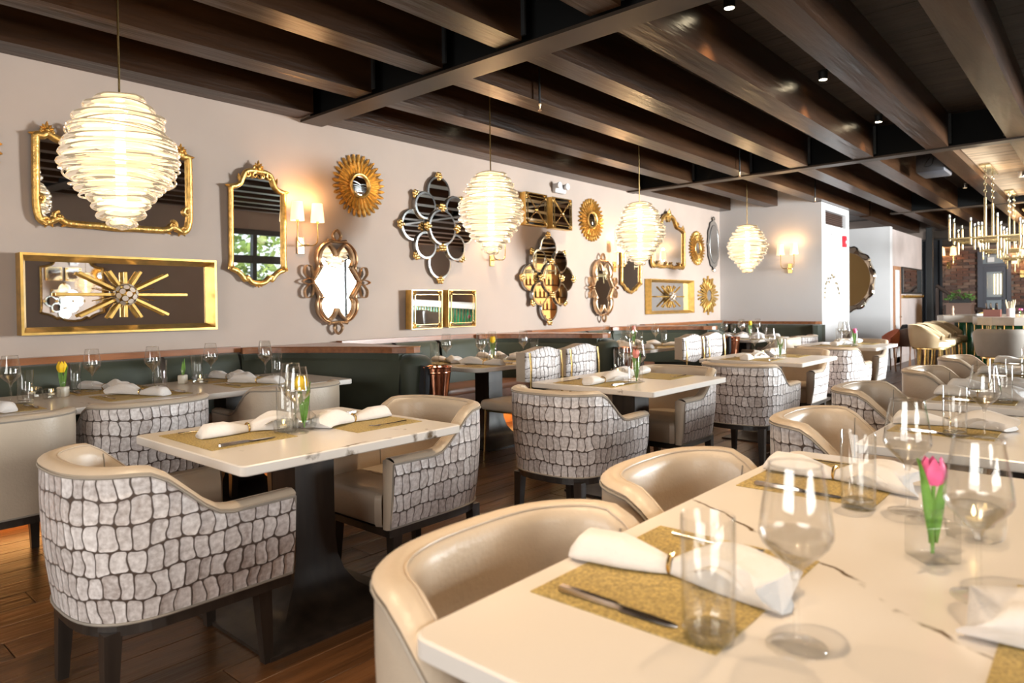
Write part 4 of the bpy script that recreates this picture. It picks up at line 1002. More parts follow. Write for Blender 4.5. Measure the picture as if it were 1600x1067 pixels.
# square boxed mirrors
def square_mirror(x, z, label, cross):
    t = wall_thing('square_mirror', label, x, z, tilt=0.0 if cross else 1.5)
    g, i_ = box_frame(G(), .42, .40, .095, .014, .02); 
    G().box(-.21, .21, -.085, -.001, -.20, .20).build('box_body', GOLDLEAF, t, smooth=False)
    G().box(-.208, .208, -.094, -.0855, -.198, .198).build('border_glass', MIRROR_BEV, t, smooth=False)
    b = .045
    G().box(-.21 + b, .21 - b, -.0985, -.0945, -.20 + b, .20 - b).build('mirror_glass', MIRROR, t, smooth=False)
    fr = G()
    for s_ in (-1, 1):
        fr.box(-.21, .21, -.100, -.086, s_ * .198 - .004, s_ * .198 + .004).box(s_ * .208 - .004, s_ * .208 + .004, -.1, -.086, -.2, .2)
        fr.box(-.21 + b, .21 - b, -.1005, -.0945, s_ * (.2 - b) - .003, s_ * (.2 - b) + .003).box(s_ * (.21 - b) - .003, s_ * (.21 - b) + .003, -.1005, -.0945, -.2 + b, .2 - b)
    fr.build('gold_edging', GOLD, t, smooth=False)
    g = G()
    for sx in (-1, 1):
        for sz in (-1, 1):
            for k in range(3): leaf(g, (sx * .195, sz * .185), math.atan2(-sz, -sx) + (k - 1) * .7, .06, .013, -.099, .008)
    g.pieces('corner_leaf', GOLD, t)
    if cross:
        G().tube([(-.165, -.105, -.155), (.165, -.105, .155)], .0035, 6).tube([(-.165, -.105, .155), (.165, -.105, -.155)], .0035, 6).build('cross_wire', GOLD, t)
        G().lathe([(.022, 0), (.018, .012), (0, .016)], 16, M=Matrix.Translation((0, -.104, 0)) @ Matrix.Rotation(pi / 2, 4, 'X')).build('centre_boss', GOLD, t)
square_mirror(4.76, 1.245, 'lower left square gold mirror of the pair above the second booth', False)
square_mirror(5.27, 1.25, 'lower right square gold mirror of the pair above the second booth', False)
square_mirror(6.60, 2.46, 'upper square mirror with crossed wires, left one, right of second pendant', True)
square_mirror(7.13, 2.455, 'upper square mirror with crossed wires, right one, below emergency light', True)

t = wall_thing('emergency_light', 'white emergency light high on the wall above the upper square mirrors', 7.16, 2.79, 'light', group='x'); del t['group']
G().rbox(-.12, .12, -.06, 0, -.06, .06, .02, 3).build('housing', WHITE_PAINT, t)
for s_ in (-1, 1): G().lathe([(.03, 0), (.045, .05), (.04, .056), (0, .058)], 16, M=Matrix.Translation((s_ * .085, -.055, .03)) @ Matrix.Rotation(pi / 2, 4, 'X')).build('lamp_head', WHITE_PAINT, t)

# ornate mirror on the opposite wall (seen reflected in the long shadow box)
t = thing('ornate_mirror', 'ornate mirror on the opposite wall, seen only in reflection', 'mirror', (4.35, -4.198, 1.75), pi, 'mirrors on the opposite wall')
arched(t, 2.2, 1.3)

# ------------------------------------------------------------------ tableware
TZ = 0.7502
WINE = G().open_lathe([(0.0, 0.004), (0.012, 0.005), (0.038, 0.0015), (0.043, 0.0005), (0.043, 0.003), (0.030, 0.006), (0.008, 0.011), (0.0045, 0.020), (0.0040, 0.09), (0.005, 0.108), (0.010, 0.118), (0.030, 0.137), (0.047, 0.155), (0.0525, 0.168), (0.052, 0.178), (0.047, 0.215), (0.041, 0.250), (0.0375, 0.272), (0.0365, 0.272), (0.040, 0.250), (0.046, 0.215), (0.0505, 0.178), (0.050, 0.168), (0.044, 0.156), (0.026, 0.138), (0.0, 0.124)], 28).mesh('wine_glass', GLASS, True, 80)
WBASE = G().open_lathe([(0.0055, 0.10), (0.0095, 0.117), (0.0285, 0.1358), (0.0455, 0.1545), (0.0515, 0.168)], 28).mesh('bowl_base', GLASSB, True, 80)
WRIM = G().tube([(.037 * cos(2 * pi * k / 28), .037 * sin(2 * pi * k / 28), .272) for k in range(28)], .0011, 6, closed=True).mesh('rim', GLASSB)
TUMB = G().open_lathe([(0.0, 0.001), (0.036, 0.001), (0.0385, 0.004), (0.0395, 0.03), (0.0405, 0.188), (0.0395, 0.190), (0.0385, 0.188), (0.037, 0.030), (0.034, 0.022), (0.0, 0.018)], 28).mesh('tumbler', GLASS, True, 60)
TBASE = G().open_lathe([(0.0, 0.003), (0.035, 0.003), (0.037, 0.01), (0.036, 0.02), (0.0, 0.0165)], 20).mesh('heavy_base', GLASSD, True, 60)
def napkin_meshes(seed):
    rr = random.Random(seed); g = G(); N, K = 33, 20
    ph = rr.uniform(0, 6); bend = rr.uniform(-.02, .02)
    for i in range(N):
        t = -1 + 2 * i / (N - 1); y = t * .20
        if t < 0:
            f = -t; w = .017 + .030 * min(1, f * 2.2) ** .7; h = .015 + .016 * min(1, f * 2) ; 
            if f > .9: w *= 1 - .25 * (f - .9) * 10; h *= 1 - .55 * (f - .9) * 10
            pl = .08; nf = 3
        else:
            f = t; w = .017 + .062 * f ** .8; h = .015 + .024 * sin(pi * min(1, f * .85)); pl = .42 * min(1, f * 2); nf = 5
        for k in range(K):
            a = 2 * pi * k / K; q = 1 + pl * .5 * sin(nf * a + ph + t * 2) ; yy = y
            if t > .8: yy += (t - .8) * .14 * sin(2 * a + ph)
            x = w * cos(a) * (1 + .12 * sin(3 * a + ph)); z = h * max(-0.72, sin(a)) * q + h * .72
            g.v.append((x + bend * t * t, yy, max(0.0005, z) + .0012))
    g.f = [(i * K + k, i * K + (k + 1) % K, (i + 1) * K + (k + 1) % K, (i + 1) * K + k) for i in range(N - 1) for k in range(K)]
    g.f += [tuple(range(K))[::-1], tuple(range((N - 1) * K, N * K))]
    a = g.mesh('napkin_cloth', NAPKIN, True, 60)
    r = G().tube([(.0215 * cos(2 * pi * k / 24), 0, .0185 + .0175 * sin(2 * pi * k / 24)) for k in range(24)], 0.0042, 8, closed=True).mesh('napkin_ring', GOLD)
    # loose corner that lifts from the fan
    c = G(); vs = []
    for i in range(7):
        for k in range(5):
            u, v = i / 6, k / 4 - .5
            vs.append((.03 + .075 * u * (0.5 + rr.random() * .04) - .05 * v * (1 - u), .07 + .09 * u + .06 * v * (1 - .6 * u), .02 + .022 * sin(u * pi) + .008 * sin(7 * v + ph)))
    c.add(vs, [(i * 5 + k, i * 5 + k + 1, (i + 1) * 5 + k + 1, (i + 1) * 5 + k) for i in range(6) for k in range(4)])
    return a, r, c.mesh('loose_corner', NAPKIN, True, 80)
NAPS = [napkin_meshes(s) for s in (2, 5, 9, 14)]
MATM = G().rbox(-.235, .235, -.175, .175, 0.0, .0022, .0008, 1).mesh('placemat', MATW, False)
def knife_mesh():
    g = G(); vs = []
    pr = [(-.115, .004, .0035), (-.11, .0065, .005), (-.05, .006, .0048), (.0, .0055, .0042), (.01, .005, .003), (.02, .009, .0018), (.07, .0098, .0014), (.10, .008, .0012), (.115, .002, .001)]
    for y, w, h in pr: vs += [(-w, y, .0025), (w, y, .0025), (w * .8, y, .0025 + 2 * h), (-w * .8, y, .0025 + 2 * h)]
    fs = [(i * 4 + k, i * 4 + (k + 1) % 4, (i + 1) * 4 + (k + 1) % 4, (i + 1) * 4 + k) for i in range(len(pr) - 1) for k in range(4)] + [(3, 2, 1, 0), tuple(range(len(vs) - 4, len(vs)))]
    return g.add(vs, fs).mesh('knife', CUTLERY)
def fork_mesh():
    g = G()
    g.tube([(0, -.10, .006), (0, -.02, .005), (0, .03, .006), (0, .045, .007)], [.0055, .004, .003, .004], 8, flat=(1, .5))
    for k in (-1.5, -.5, .5, 1.5): g.tube([(k * .002, .043, .007), (k * .0052, .06, .005), (k * .0052, .10, .010)], .0016, 6)
    return g.mesh('fork', CUTLERY)
KN, FK = knife_mesh(), fork_mesh()
SET_N = [0]
def place(me, name, label, cat, x, y, rz=0.0, z=TZ, group=None): return tag(obj(name, me, None, (x, y, z), (0, 0, rz)), label, cat, group)
def wine(x, y, where):
    o = place(WINE, 'wine_glass', 'empty stemmed wine glass ' + where, 'glass', x, y, 0.0, TZ, 'stemmed wine glasses on the tables'); obj('bowl_base', WBASE, o); obj('rim', WRIM, o); return o
def tumbler(x, y, where, z=TZ):
    o = place(TUMB, 'tumbler', 'tall clear water tumbler ' + where, 'glass', x, y, 0.0, z, 'clear tumblers on the tables'); obj('heavy_base', TBASE, o); return o
def setting(x, y, deg, where, w=(.14, .26), tb=(.20, .145), nap=(0, 0, 0), kn=True, fk=True, m=True):
    """one place: +v points from the diner across the table, +u to the diner's right"""
    a = math.radians(deg); rz = a - pi / 2; SET_N[0] += 1; k = SET_N[0]
    def W(u, v): return x + v * cos(a) + u * sin(a), y + v * sin(a) - u * cos(a)
    top = TZ + (.0024 if m else 0)
    if m: place(MATM, 'placemat', 'woven gold placemat ' + where, 'placemat', x, y, rz, TZ, 'woven gold placemats')
    if nap is not None:
        q = NAPS[k % 4]; X, Y = W(nap[0], nap[1])
        o = place(q[0], 'napkin', 'white linen napkin in gold ring ' + where, 'napkin', X, Y, rz + nap[2], top, 'white linen napkins in gold rings'); obj('napkin_ring', q[1], o)['label'] = 'slim gold ring'; obj('loose_corner', q[2], o)
    if kn: X, Y = W(.20, -.02); place(KN, 'knife', 'steel table knife ' + where, 'knife', X, Y, rz + R.uniform(-.05, .05), top, 'table knives on the placemats')
    if fk: X, Y = W(-.19, -.02); place(FK, 'fork', 'steel fork ' + where, 'fork', X, Y, rz + R.uniform(-.05, .05), top, 'forks on the placemats')
    if w: wine(*W(*w), where)
    if tb: tumbler(*W(*tb), where)
# near right table
setting(1.165, .605, -90, 'before the nearest cream chair', (.135, .255), (.195, .145), (.0, -.02, .12))
setting(2.08, .615, -90, 'before the second cream chair', (.21, .245), (.25, .145), (.0, .02, -.05))
setting(1.27, -.05, 90, 'across the large near table', (.13, .22), None, (0, 0, 0))
# second and third right tables
setting(3.23, .49, -90, 'on the second right table', (.19, .14), (.21, .05), (-.02, .0, .15))
setting(4.72, .52, -90, 'at right on the third right table', (.03, .2), (.10, .05), (0, 0, .1))
setting(4.30, .52, -90, 'at left on the third right table', None, (.16, .12), (0, 0, -.1))
setting(5.75, .50, -90, 'on the fourth right table', (.17, .2), (.2, .1), (0, 0, .1))
setting(6.85, .52, -90, 'on the farthest right table', (.17, .2), (.2, .1), (0, 0, .1))
# left aisle tables
setting(1.315, 2.69, 0, 'at the left end of the yellow tulip table', (.17, .215), (.10, .205), (-.02, .095, -.06))
setting(1.86, 2.56, 180, 'at the right end of the yellow tulip table', (.16, .24), (.07, .25), (.0, .03, .08))
setting(3.76, 2.55, 0, 'at the left end of the coral tulip table', (.19, .20), (.20, .13), (.03, .02, .0))
setting(4.35, 2.47, 180, 'at the right end of the coral tulip table', (.14, .14), (.2, .13), (.12, .06, .0))
setting(6.15, 2.47, 0, 'at the left end of the third aisle table', (.05, .32), (.2, .2), (.0, .0, .0))
setting(6.72, 2.42, 180, 'at the right end of the third aisle table', (.17, .2), None, (.06, .0, .0))
setting(8.55, 2.42, 0, 'at the left end of the farthest aisle table', (.05, .2), (.14, .2), (.0, .05, .0))
setting(9.12, 2.36, 180, 'at the right end of the farthest aisle table', (.1, .2), (.16, .1), (.0, .0, .0))
# first banquette table
setting(.86, 4.42, 90, 'at the near left place of the first banquette table', (.16, .2), (.22, .165), (.02, .0, .2))
setting(1.64, 4.45, 90, 'at the near middle place of the first banquette table', (.23, .42), (.2, .22), (.0, .0, .4))
setting(2.41, 4.47, 90, 'at the near right place of the first banquette table', (.20, .26), (.23, .155), (.0, .0, .3))
setting(1.62, 4.92, -90, 'at the far middle place of the first banquette table', (.10, .0), (.19, -.05), (.02, -.02, .3))
setting(2.42, 4.92, -90, 'at the far right place of the first banquette table', (.13, .0), (.18, -.12), (.0, -.0, .1))
wine(2.70, 4.90, 'alone at the right end of the first banquette table')
# second, third, fourth banquette tables
for k, (bx, by, nm) in enumerate(((4.66, 4.38, 'second'), (7.25, 4.38, 'third'), (10.0, 4.15, 'last'))):
    for q, dx in enumerate((-.30, .30)):
        s = ('left', 'right')[q]
        setting(bx + dx, by - .25, 90, 'at the near %s place of the %s banquette table' % (s, nm), (.15, .2), (.22, .12), (0, .02, .2), kn=k < 2, fk=k < 2)
        setting(bx + dx, by + .25, -90, 'at the far %s place of the %s banquette table' % (s, nm), (.15, .16), (.2, .06), (0, .0, -.2), kn=False, fk=False)

# flowers
def tulip(g_, x, y, z0, h, lean, col, bud=.026):
    """stem and petals as children of the vase"""
    top = (x + lean, y + lean * .3, z0 + h)
    G().tube(spline([(x, y, z0), (x + lean * .2, y, z0 + h * .5), top], 4), .0036, 8).build('stem', STEM, g_)
    for k in range(6):
        a = 2 * pi * k / 6; M = Matrix.Translation(top) @ Matrix.Rotation(a, 4, 'Z'); vs = []; n = 7; off = .0 if k % 2 else .003
        for i in range(n):
            f = i / (n - 1); r_ = (.006 + bud * .72 * sin(pi * (0.12 + .72 * f)) ** .9) + off; ww = bud * .62 * sin(pi * min(.97, .1 + .86 * f)) ** .8
            vs += [(r_ * .86, -ww, f * bud * 2.5), (r_, 0, f * bud * 2.55 + .002), (r_ * .86, ww, f * bud * 2.5)]
        G().add(vs, [(i * 3 + c, i * 3 + c + 1, (i + 1) * 3 + c + 1, (i + 1) * 3 + c) for i in range(n - 1) for c in range(2)], M).build('petal', col, g_, angle=90)
    for s_, hh in ((1, 1.12), (-1, 1.25)):
        vs = []; n = 9
        for i in range(n):
            f = i / (n - 1); w = .011 * sin(pi * (.08 + .9 * f)) ; o = s_ * (.006 + .024 * f * f)
            vs += [(x + o - w, y - .004, z0 + .02 + f * h * hh), (x + o, y + .004, z0 + .02 + f * h * hh), (x + o + w, y - .004, z0 + .02 + f * h * hh)]
        G().add(vs, [(i * 3 + c, i * 3 + c + 1, (i + 1) * 3 + c + 1, (i + 1) * 3 + c) for i in range(n - 1) for c in range(2)]).build('tulip_leaf', STEM, g_, angle=90)
def vase(x, y, kind, label, col=None, h=.13, lean=.01, bud=.026):
    t = thing('bud_vase', label, 'vase', (x, y, TZ), math.radians(-48.7) + R.uniform(-.1, .1), 'tulips in small clear vases')
    if kind == 'square':
        G().rbox(-.036, .036, -.036, .036, 0, .078, .006, 3).build('vase_body', GLASSD, t); G().open_lathe([(.026, .078), (.018, .086), (.018, .10), (.021, .104)], 20).build('neck', GLASSD, t)
    elif kind == 'bulb': G().open_lathe([(0, .001), (.04, .002), (.052, .03), (.048, .06), (.024, .085), (.019, .115), (.024, .122)], 28).build('vase_body', GLASSD, t)
    elif kind == 'bottle': G().rbox(-.026, .026, -.026, .026, 0, .062, .008, 3).build('vase_body', mat('frosted_vase', (.62, .58, .5), .25), t); G().open_lathe([(.02, .062), (.014, .07), (.014, .095), (.018, .099)], 18).build('neck', GLASSD, t)
    else: G().open_lathe([(0, .002), (.037, .002), (.04, .02), (.041, .16)], 24).build('vase_body', GLASS, t)
    if col: tulip(t, 0, 0, .012, h, lean, col, bud)
    return t
vase(1.555, .265, 'square', 'pink tulip in square clear vase on the large near table', PETAL_P, .135, .004, .021)
vase(1.585, 2.56, 'bulb', 'yellow tulip in round glass vase on nearest aisle table', PETAL_Y, .155, -.012, .025)
vase(3.905, 2.34, 'tall', 'coral tulip in tall tumbler on the middle aisle table', PETAL_O, .15, -.004, .022)
vase(6.44, 2.32, 'tall', 'white bud with green leaves in tumbler on third aisle table', mat('white_petal', (.75, .75, .62), .5), .12, .004, .02)
vase(8.52, 2.22, 'tall', 'pink flower in tumbler on the farthest aisle table', PETAL_P, .14, .004, .022)
vase(1.315, 4.77, 'bottle', 'yellow tulip in frosted square bottle on first banquette table', PETAL_Y, .135, -.004, .026)
v = vase(2.08, 4.90, 'bottle', 'frosted square bottle with green leaves only on first banquette table')
for s_ in (0, 1): G().add([(q * .012 * (1 - abs(2 * f - 1)) + .012 * s_ * f, 0.006 * s_, .03 + f * (.13 + .02 * s_)) for f in (0, .25, .5, .75, 1) for q in (-1, 0, 1)], [(i * 3 + c, i * 3 + c + 1, (i + 1) * 3 + c + 1, (i + 1) * 3 + c) for i in range(4) for c in range(2)]).build('tulip_leaf', STEM, v)
vase(4.70, 4.36, 'tall', 'yellow flower in glass on the second banquette table', PETAL_Y, .16, .0, .024)
vase(7.22, 4.36, 'tall', 'coral flower in glass on the third banquette table', PETAL_O, .18, .0, .026)
vase(10.15, 4.1, 'tall', 'yellow flower in glass on the last banquette table', PETAL_Y, .17, .0, .026)
# candle holders: chunky faceted glass
CH = {}
def candle(x, y, label, s=1.0):
    t = thing('candle_holder', label, 'candle', (x, y, TZ), R.uniform(0, 1), 'chunky clear glass candle holders'); t.scale = (s,) * 3
    if not CH:
        g = G(); n = 14; vs = []
        for r_, z in ((.030, 0), (.046, .006), (.050, .035), (.049, .058), (.042, .068), (.034, .066), (.032, .03), (0.001, .026)):
            for k in range(n): a = 2 * pi * k / n; q = r_ * (1 + .07 * (k % 2)); vs.append((q * cos(a), q * sin(a), z))
        CH['b'] = g.add(vs, [(j * n + k, j * n + (k + 1) % n, (j + 1) * n + (k + 1) % n, (j + 1) * n + k) for j in range(7) for k in range(n)]).mesh('glass_block', GLASSD, False)
        CH['w'] = G().lathe([(.018, .028), (.018, .040), (0, .041)], 14).mesh('tea_light', mat('wax', (.8, .72, .55), .5))
        CH['f'] = G().lathe([(0, .044), (.004, .050), (.0035, .057), (0, .068)], 8).mesh('flame', FLAME)
    obj('glass_block', CH['b'], t); obj('tea_light', CH['w'], t); obj('flame', CH['f'], t)
candle(1.74, .22, 'faceted glass candle holder beside pink tulip on large near table', 1.1)
candle(1.17, 4.83, 'faceted glass candle holder left of yellow tulip on first banquette table')
candle(1.235, 4.70, 'faceted glass candle holder nearest the tumbler on first banquette table', .9)
candle(2.13, 4.74, 'faceted glass candle holder near right part of first banquette table')
candle(4.09, 2.60, 'faceted glass candle holder on the middle aisle table')
candle(1.50, 2.58, 'faceted glass candle holder behind tumbler on nearest aisle table', .8)
candle(6.40, 2.46, 'faceted glass candle holder on the third aisle table')
candle(8.70, 2.40, 'faceted glass candle holder on the farthest aisle table')
candle(4.62, 4.30, 'faceted glass candle holder on the second banquette table')
candle(4.80, 4.42, 'second faceted glass candle holder on the second banquette table')
candle(7.12, 4.30, 'faceted glass candle holder on the third banquette table')
candle(9.9, 4.1, 'faceted glass candle holder on the last banquette table')

# ------------------------------------------------------------------ ceiling fittings
def downlight(x, y, label, on=True, z=DECK, pw=55):
    t = thing('ceiling_spotlight', label, 'light', (x, y, z), 0, 'small ceiling spotlights')
    G().open_lathe([(.030, -.075), (.036, -.08), (.038, -.075), (.038, -.01), (.05, -.006), (.05, 0)], 20).build('housing', BLACK if on else mat('nickel', (.6, .55, .5), .3, 1.0), t)
    G().lathe([(0, -.079), (.032, -.0785), (.032, -.074)], 20).build('lens', DOWN if on else SHADE, t)
    if on: spot('spot_beam', (0, 0, -.10), pw, (1, .74, .46), 1.45, t)
for i, (x, y, l) in enumerate(((4.47, 1.93, 'ceiling spotlight at the very top edge of the photo'), (6.47, 1.93, 'ceiling spotlight, brighter left one between the dark beams'), (8.41, 1.93, 'ceiling spotlight, brighter right one between the dark beams'))): downlight(x, y, l)
downlight(11.2, 1.93, 'dim brass ceiling spotlight beyond the second girder', False)
downlight(14.4, 1.93, 'far dim ceiling spotlight near the brick wall', False)
downlight(11.9, .93, 'nickel spotlight on the pale board ceiling panel', False, 3.054)
for x, w in ((0.6, 'nearer'), (2.4, 'farther')):  # fill spots with housings, added to brighten the near table and aisle
    downlight(x, 1.93, 'added fill spotlight above the left aisle, %s of the two beside the camera' % w, pw=70)
    downlight(x, .45, 'added fill spotlight above the large near table, %s of the two' % w, pw=70)
for x, w in ((5.4, 'second'), (7.5, 'third')): downlight(x, 4.80, 'added fill spotlight above the %s banquette table' % w, pw=60)  # more added fill spots, housed the same way, over the booths
def pipe(x0, x1, y, z, label, r=.016):
    o = G().tube([(x0, y, z), (x1, y, z)], r, 8).build('ceiling_pipe', STEEL); tag(o, label, 'pipe', 'thin dark ceiling pipes')
pipe(3.62, 8.88, 2.325, 3.27, 'thin ceiling pipe beside the beam under the spotlights')
pipe(3.62, 8.88, 3.80, 3.10, 'thin sprinkler pipe behind the third beam from the wall')
pipe(3.62, 8.88, .40, 3.24, 'dark conduit pipe at the upper right corner', .024)
pipe(9.08, 14.7, 3.80, 3.10, 'thin sprinkler pipe beyond the second girder')
for x, l in ((4.40, 'hanging sprinkler head near the first girder'), (8.42, 'hanging sprinkler head near the second girder'), (11.35, 'hanging sprinkler head beside the white end wall')):
    o = thing('sprinkler_head', l, 'sprinkler', (x, 3.52, 2.86), 0, 'hanging sprinkler heads')
    G().tube([(0, 0, .47), (0, 0, .06)], .009, 8).build('drop_pipe', BLACK, o); G().lathe([(.006, .0), (.016, .004), (.016, .008), (.005, .012), (.006, .04), (.012, .05), (.012, .06)], 12).build('nozzle', CHAMP, o)
for x, y, l in ((1.75, 4.95, 'flat dark ceiling grille above the large gilded mirror'), (6.4, 4.95, 'flat dark ceiling grille above the second booth'), (11.4, 4.80, 'flat dark ceiling grille above the last booth')):
    o = thing('ceiling_grille', l, 'vent', (x, y, DECK - .03), 0, 'flat dark ceiling grilles')
    G().box(-.45, .45, -.22, .22, 0, .028).build('grille_frame', STEEL, o, smooth=False)
    sl = G().box(-.42, .42, -.008, .008, -.008, 0).mesh('slat', BLACK, False)
    for k in range(9): obj('slat', sl, o, (0, -.18 + .045 * k, 0))
o = thing('wall_speaker', 'dark box speaker hanging between beams beyond the second girder', 'speaker', (10.5, 1.75, 3.06)); G().rbox(-.28, .28, -.16, .16, -.13, .13, .02, 2).build('cabinet', mat('speaker_grey', (.06, .06, .07), .5), o)
G().box(-.02, .02, -.02, .02, .13, .30).build('bracket', BLACK, o, smooth=False); G().tube(spline([(-.282, .0, .05), (-.31, .03, 0), (-.30, .06, -.06), (-.31, -.02, -.05), (-.282, -.04, .04)], 4), .005, 6).build('cable', BLACK, o)

# ------------------------------------------------------------------ end wall and passage
o = thing('smoke_detector', 'white round smoke detector on the white end wall pier', 'detector', (12.66, 3.65, 2.38)); G().lathe([(.085, 0), (.085, .02), (.06, .045), (0, .05)], 24, M=Matrix.Rotation(pi / 2, 4, 'X')).build('dome', WHITE_PAINT, o); G().lathe([(.02, .049), (.0, .056)], 12, M=Matrix.Rotation(pi / 2, 4, 'X')).build('sensor', PLASTER, o)
o = thing('fire_alarm', 'red fire alarm strobe on the white end wall pier', 'alarm', (13.32, 3.65, 2.36)); G().rbox(-.07, .07, -.05, 0, -.10, .10, .012, 2).build('alarm_body', RED, o); G().lathe([(.035, 0), (.03, .03), (0, .045)], 14, M=Matrix.Translation((.02, -.05, -.01)) @ Matrix.Rotation(pi / 2, 4, 'X')).build('strobe_lens', PAPER, o)
o = thing('vent_grille', 'dark brown rectangular vent high on the white pier', 'vent', (12.9, 3.735, 2.72)); G().box(-.60, .60, -.02, 0, -.118, .118).build('vent_back', mat('vent_brown', (.05, .025, .018), .6), o, smooth=False)
for k in range(7): G().box(-.59, .59, -.045, -.022, -.105 + .034 * k, -.098 + .034 * k).build('louvre', mat('vent_brown'), o, smooth=False)
rr = random.Random(5)
pts = []
for k in range(16):
    a = math.radians(175 - 10.5 * k); pts.append((12.62 + .42 * cos(a), 1.55 + .28 * sin(a) * 1.4 - .25))
ORD = 'first second third fourth fifth sixth seventh eighth ninth tenth eleventh twelfth thirteenth fourteenth fifteenth sixteenth'.split()
for i, (x, z) in enumerate(pts):
    o = thing('metal_blossom', 'small metal blossom, %s from the left of the arc on the white pier' % ORD[i], 'wall art', (x, 3.648, z + rr.uniform(-.05, .05)), 0, 'small metal blossoms arranged in an arc')
    for k in range(5):
        a = 2 * pi * k / 5; G().ball((.016 * cos(a), -.014, .016 * sin(a)), (.011, .005, .011), 8, 4).build('petal', mat('dull_brass', (.30, .23, .13), .4, .8), o)
    G().ball((0, -.018, 0), (.007, .006, .007), 6, 4).build('centre', BLACK, o)
# wavy bronze mirror on the passage wall, facing -x
t = thing('wavy_mirror', 'large round bronze mirror with wavy rim, half hidden by the pier', 'mirror', (14.998, 4.02, 1.72)); t.rotation_euler = (0, 0, -pi / 2)
n = 96; prof = [(1.0, -.004, 0), (1.03, -.05, 1), (.97, -.075, 1), (.88, -.05, .6), (.84, -.04, .1), (.83, -.035, 0)]
def wr(k, w): return .60 + .022 * w * sin(11 * 2 * pi * k / n)
vs = [(f * wr(k, w) * .84 * cos(2 * pi * k / n), y - .012 * w * sin(22 * pi * k / n + 1), f * wr(k, w) * 1.08 * sin(2 * pi * k / n)) for f, y, w in prof for k in range(n)]
G().add(vs, [(j * n + k, (j + 1) * n + k, (j + 1) * n + (k + 1) % n, j * n + (k + 1) % n) for j in range(len(prof) - 1) for k in range(n)]).build('hammered_rim', mat('hammered_silver', (.72, .62, .50), .10, 1.0), t, angle=60)
G().slab_xz([(.835 * .60 * .84 * cos(2 * pi * k / n), .835 * .60 * 1.08 * sin(2 * pi * k / n)) for k in range(n)], -.036, -.03).build('mirror_glass', BRONZE_MIRROR, t, smooth=False)
# side wall: door opening, picture and coat hooks
d = structure('door_1', G().box(14.95 + .26, 15.30, 3.225, 3.249, 0, 1.97).box(15.72, 15.80, 3.225, 3.249, 0, 1.97).box(15.30, 15.72, 3.225, 3.249, 1.90, 1.97), LWOOD)
G().box(15.30, 15.72, 3.235, 3.2485, .01, 1.90).build('door_leaf', WHITE_PAINT, d, smooth=False); G().tube([(15.66, 3.225, .95), (15.66, 3.19, .95), (15.58, 3.19, .95)], .008, 6).build('handle', GOLD, d)
o = thing('picture_mirror', 'dark framed mirror on the mauve side wall reflecting brick', 'mirror', (16.86, 3.248, 1.70)); G().box(-.95, .95, -.03, 0, -.28, .28).build('frame', BLACK, o, smooth=False); G().box(-.90, .90, -.036, -.031, -.245, .245).build('mirror_glass', MIRROR, o, smooth=False)
o = thing('coat_hook_rail', 'gold coat hook rail under the dark framed mirror', 'coat rack', (16.86, 3.248, 1.36)); G().box(-.92, .92, -.02, 0, -.03, .03).build('rail_board', GOLDLEAF, o, smooth=False)
for k in range(11): G().tube([(-.85 + .17 * k, -.02, 0), (-.85 + .17 * k, -.07, -.01), (-.85 + .17 * k, -.09, .04)], .012, 6).build('hook', GOLD, o)
# column, stair rail
o = thing('steel_column', 'black steel column beside the mauve side wall', 'column', (18.15, 3.12, 0)); G().rbox(-.065, .065, -.065, .065, 0.02, 2.95, .01, 1).build('shaft', BLACK, o); G().box(-.14, .14, -.14, .14, 0, .02).build('base_plate', BLACK, o, smooth=False)
o = thing('stair_railing', 'dark wooden stair railing in front of the brick wall', 'railing', (0, 0, 0))
G().tube([(18.3, 3.02, 1.62), (18.3, 2.40, 1.10)], .04, 8).tube([(18.3, 2.40, 1.10), (18.3, 1.9, 1.02)], .04, 8).build('handrail', mat('rail_dark', (.045, .028, .022), .4), o)
for k in range(7): y = 3.0 - .16 * k; G().box(18.27, 18.33, y - .028, y + .028, 0, 1.56 - .135 * k if k < 4 else 1.05).build('baluster', mat('rail_dark'), o, smooth=False)
o = thing('dark_curtain', 'black curtain hanging beside the column near the stairs', 'curtain', (19.1, 3.24, 0))
G().add([(.05 * sin(k * 1.9), .36 - .045 * k * (1 + .0 * j), .02 + 2.7 * j / 6) for j in range(7) for k in range(14)], [(j * 14 + k, j * 14 + k + 1, (j + 1) * 14 + k + 1, (j + 1) * 14 + k) for j in range(6) for k in range(13)]).build('folds', CLOTHK, o)
G().tube([(0, -.32, 2.74), (0, .42, 2.74)], .015, 8).build('curtain_rod', BLACK, o)
# brick wall with door
bw = structure('wall_brick', G().box(19.52, 19.7, -4.2, 5.4, 0, DECK + .1), MORTAR)
structure('trim_1', G().box(19.3, 19.519, -4.0, 3.3, 2.56, 2.96), STEEL)
cnt = 0; bms = [G().rbox(-.02, .02, -.118, .118, -.0305, .0305, .005, 1).mesh('brick', m_, False) for m_ in BRICKS]
rr = random.Random(21)
for j in range(23):
    z = .98 + .0685 * j; y = 3.28 - (.12 if j % 2 else 0)
    while y > 1.36:
        if not (1.70 < y < 2.36 and z < 2.42) and not (y > 3.2 and z < 1.5):
            obj('brick', bms[rr.choices((0, 1, 2, 3), (5, 3, 3, 1))[0]], bw, (19.50 + rr.uniform(-.006, .01), y, z)); cnt += 1
        y -= .248
g = G()
for j in range(37):
    for k in range(22):
        y = 5.3 - .248 * k - (.12 if j % 2 else 0); z = .04 + .0685 * j
        if 1.2 < y < 3.4 and z > .94: continue
        if 1.70 < y < 2.36 and z < 2.42: continue
        g.box(19.49, 19.53, y - .118, y + .118, z - .03, z + .03)
o = g.build('more_bricks', BRICKS[0], bw, smooth=False); o['kind'] = 'stuff'
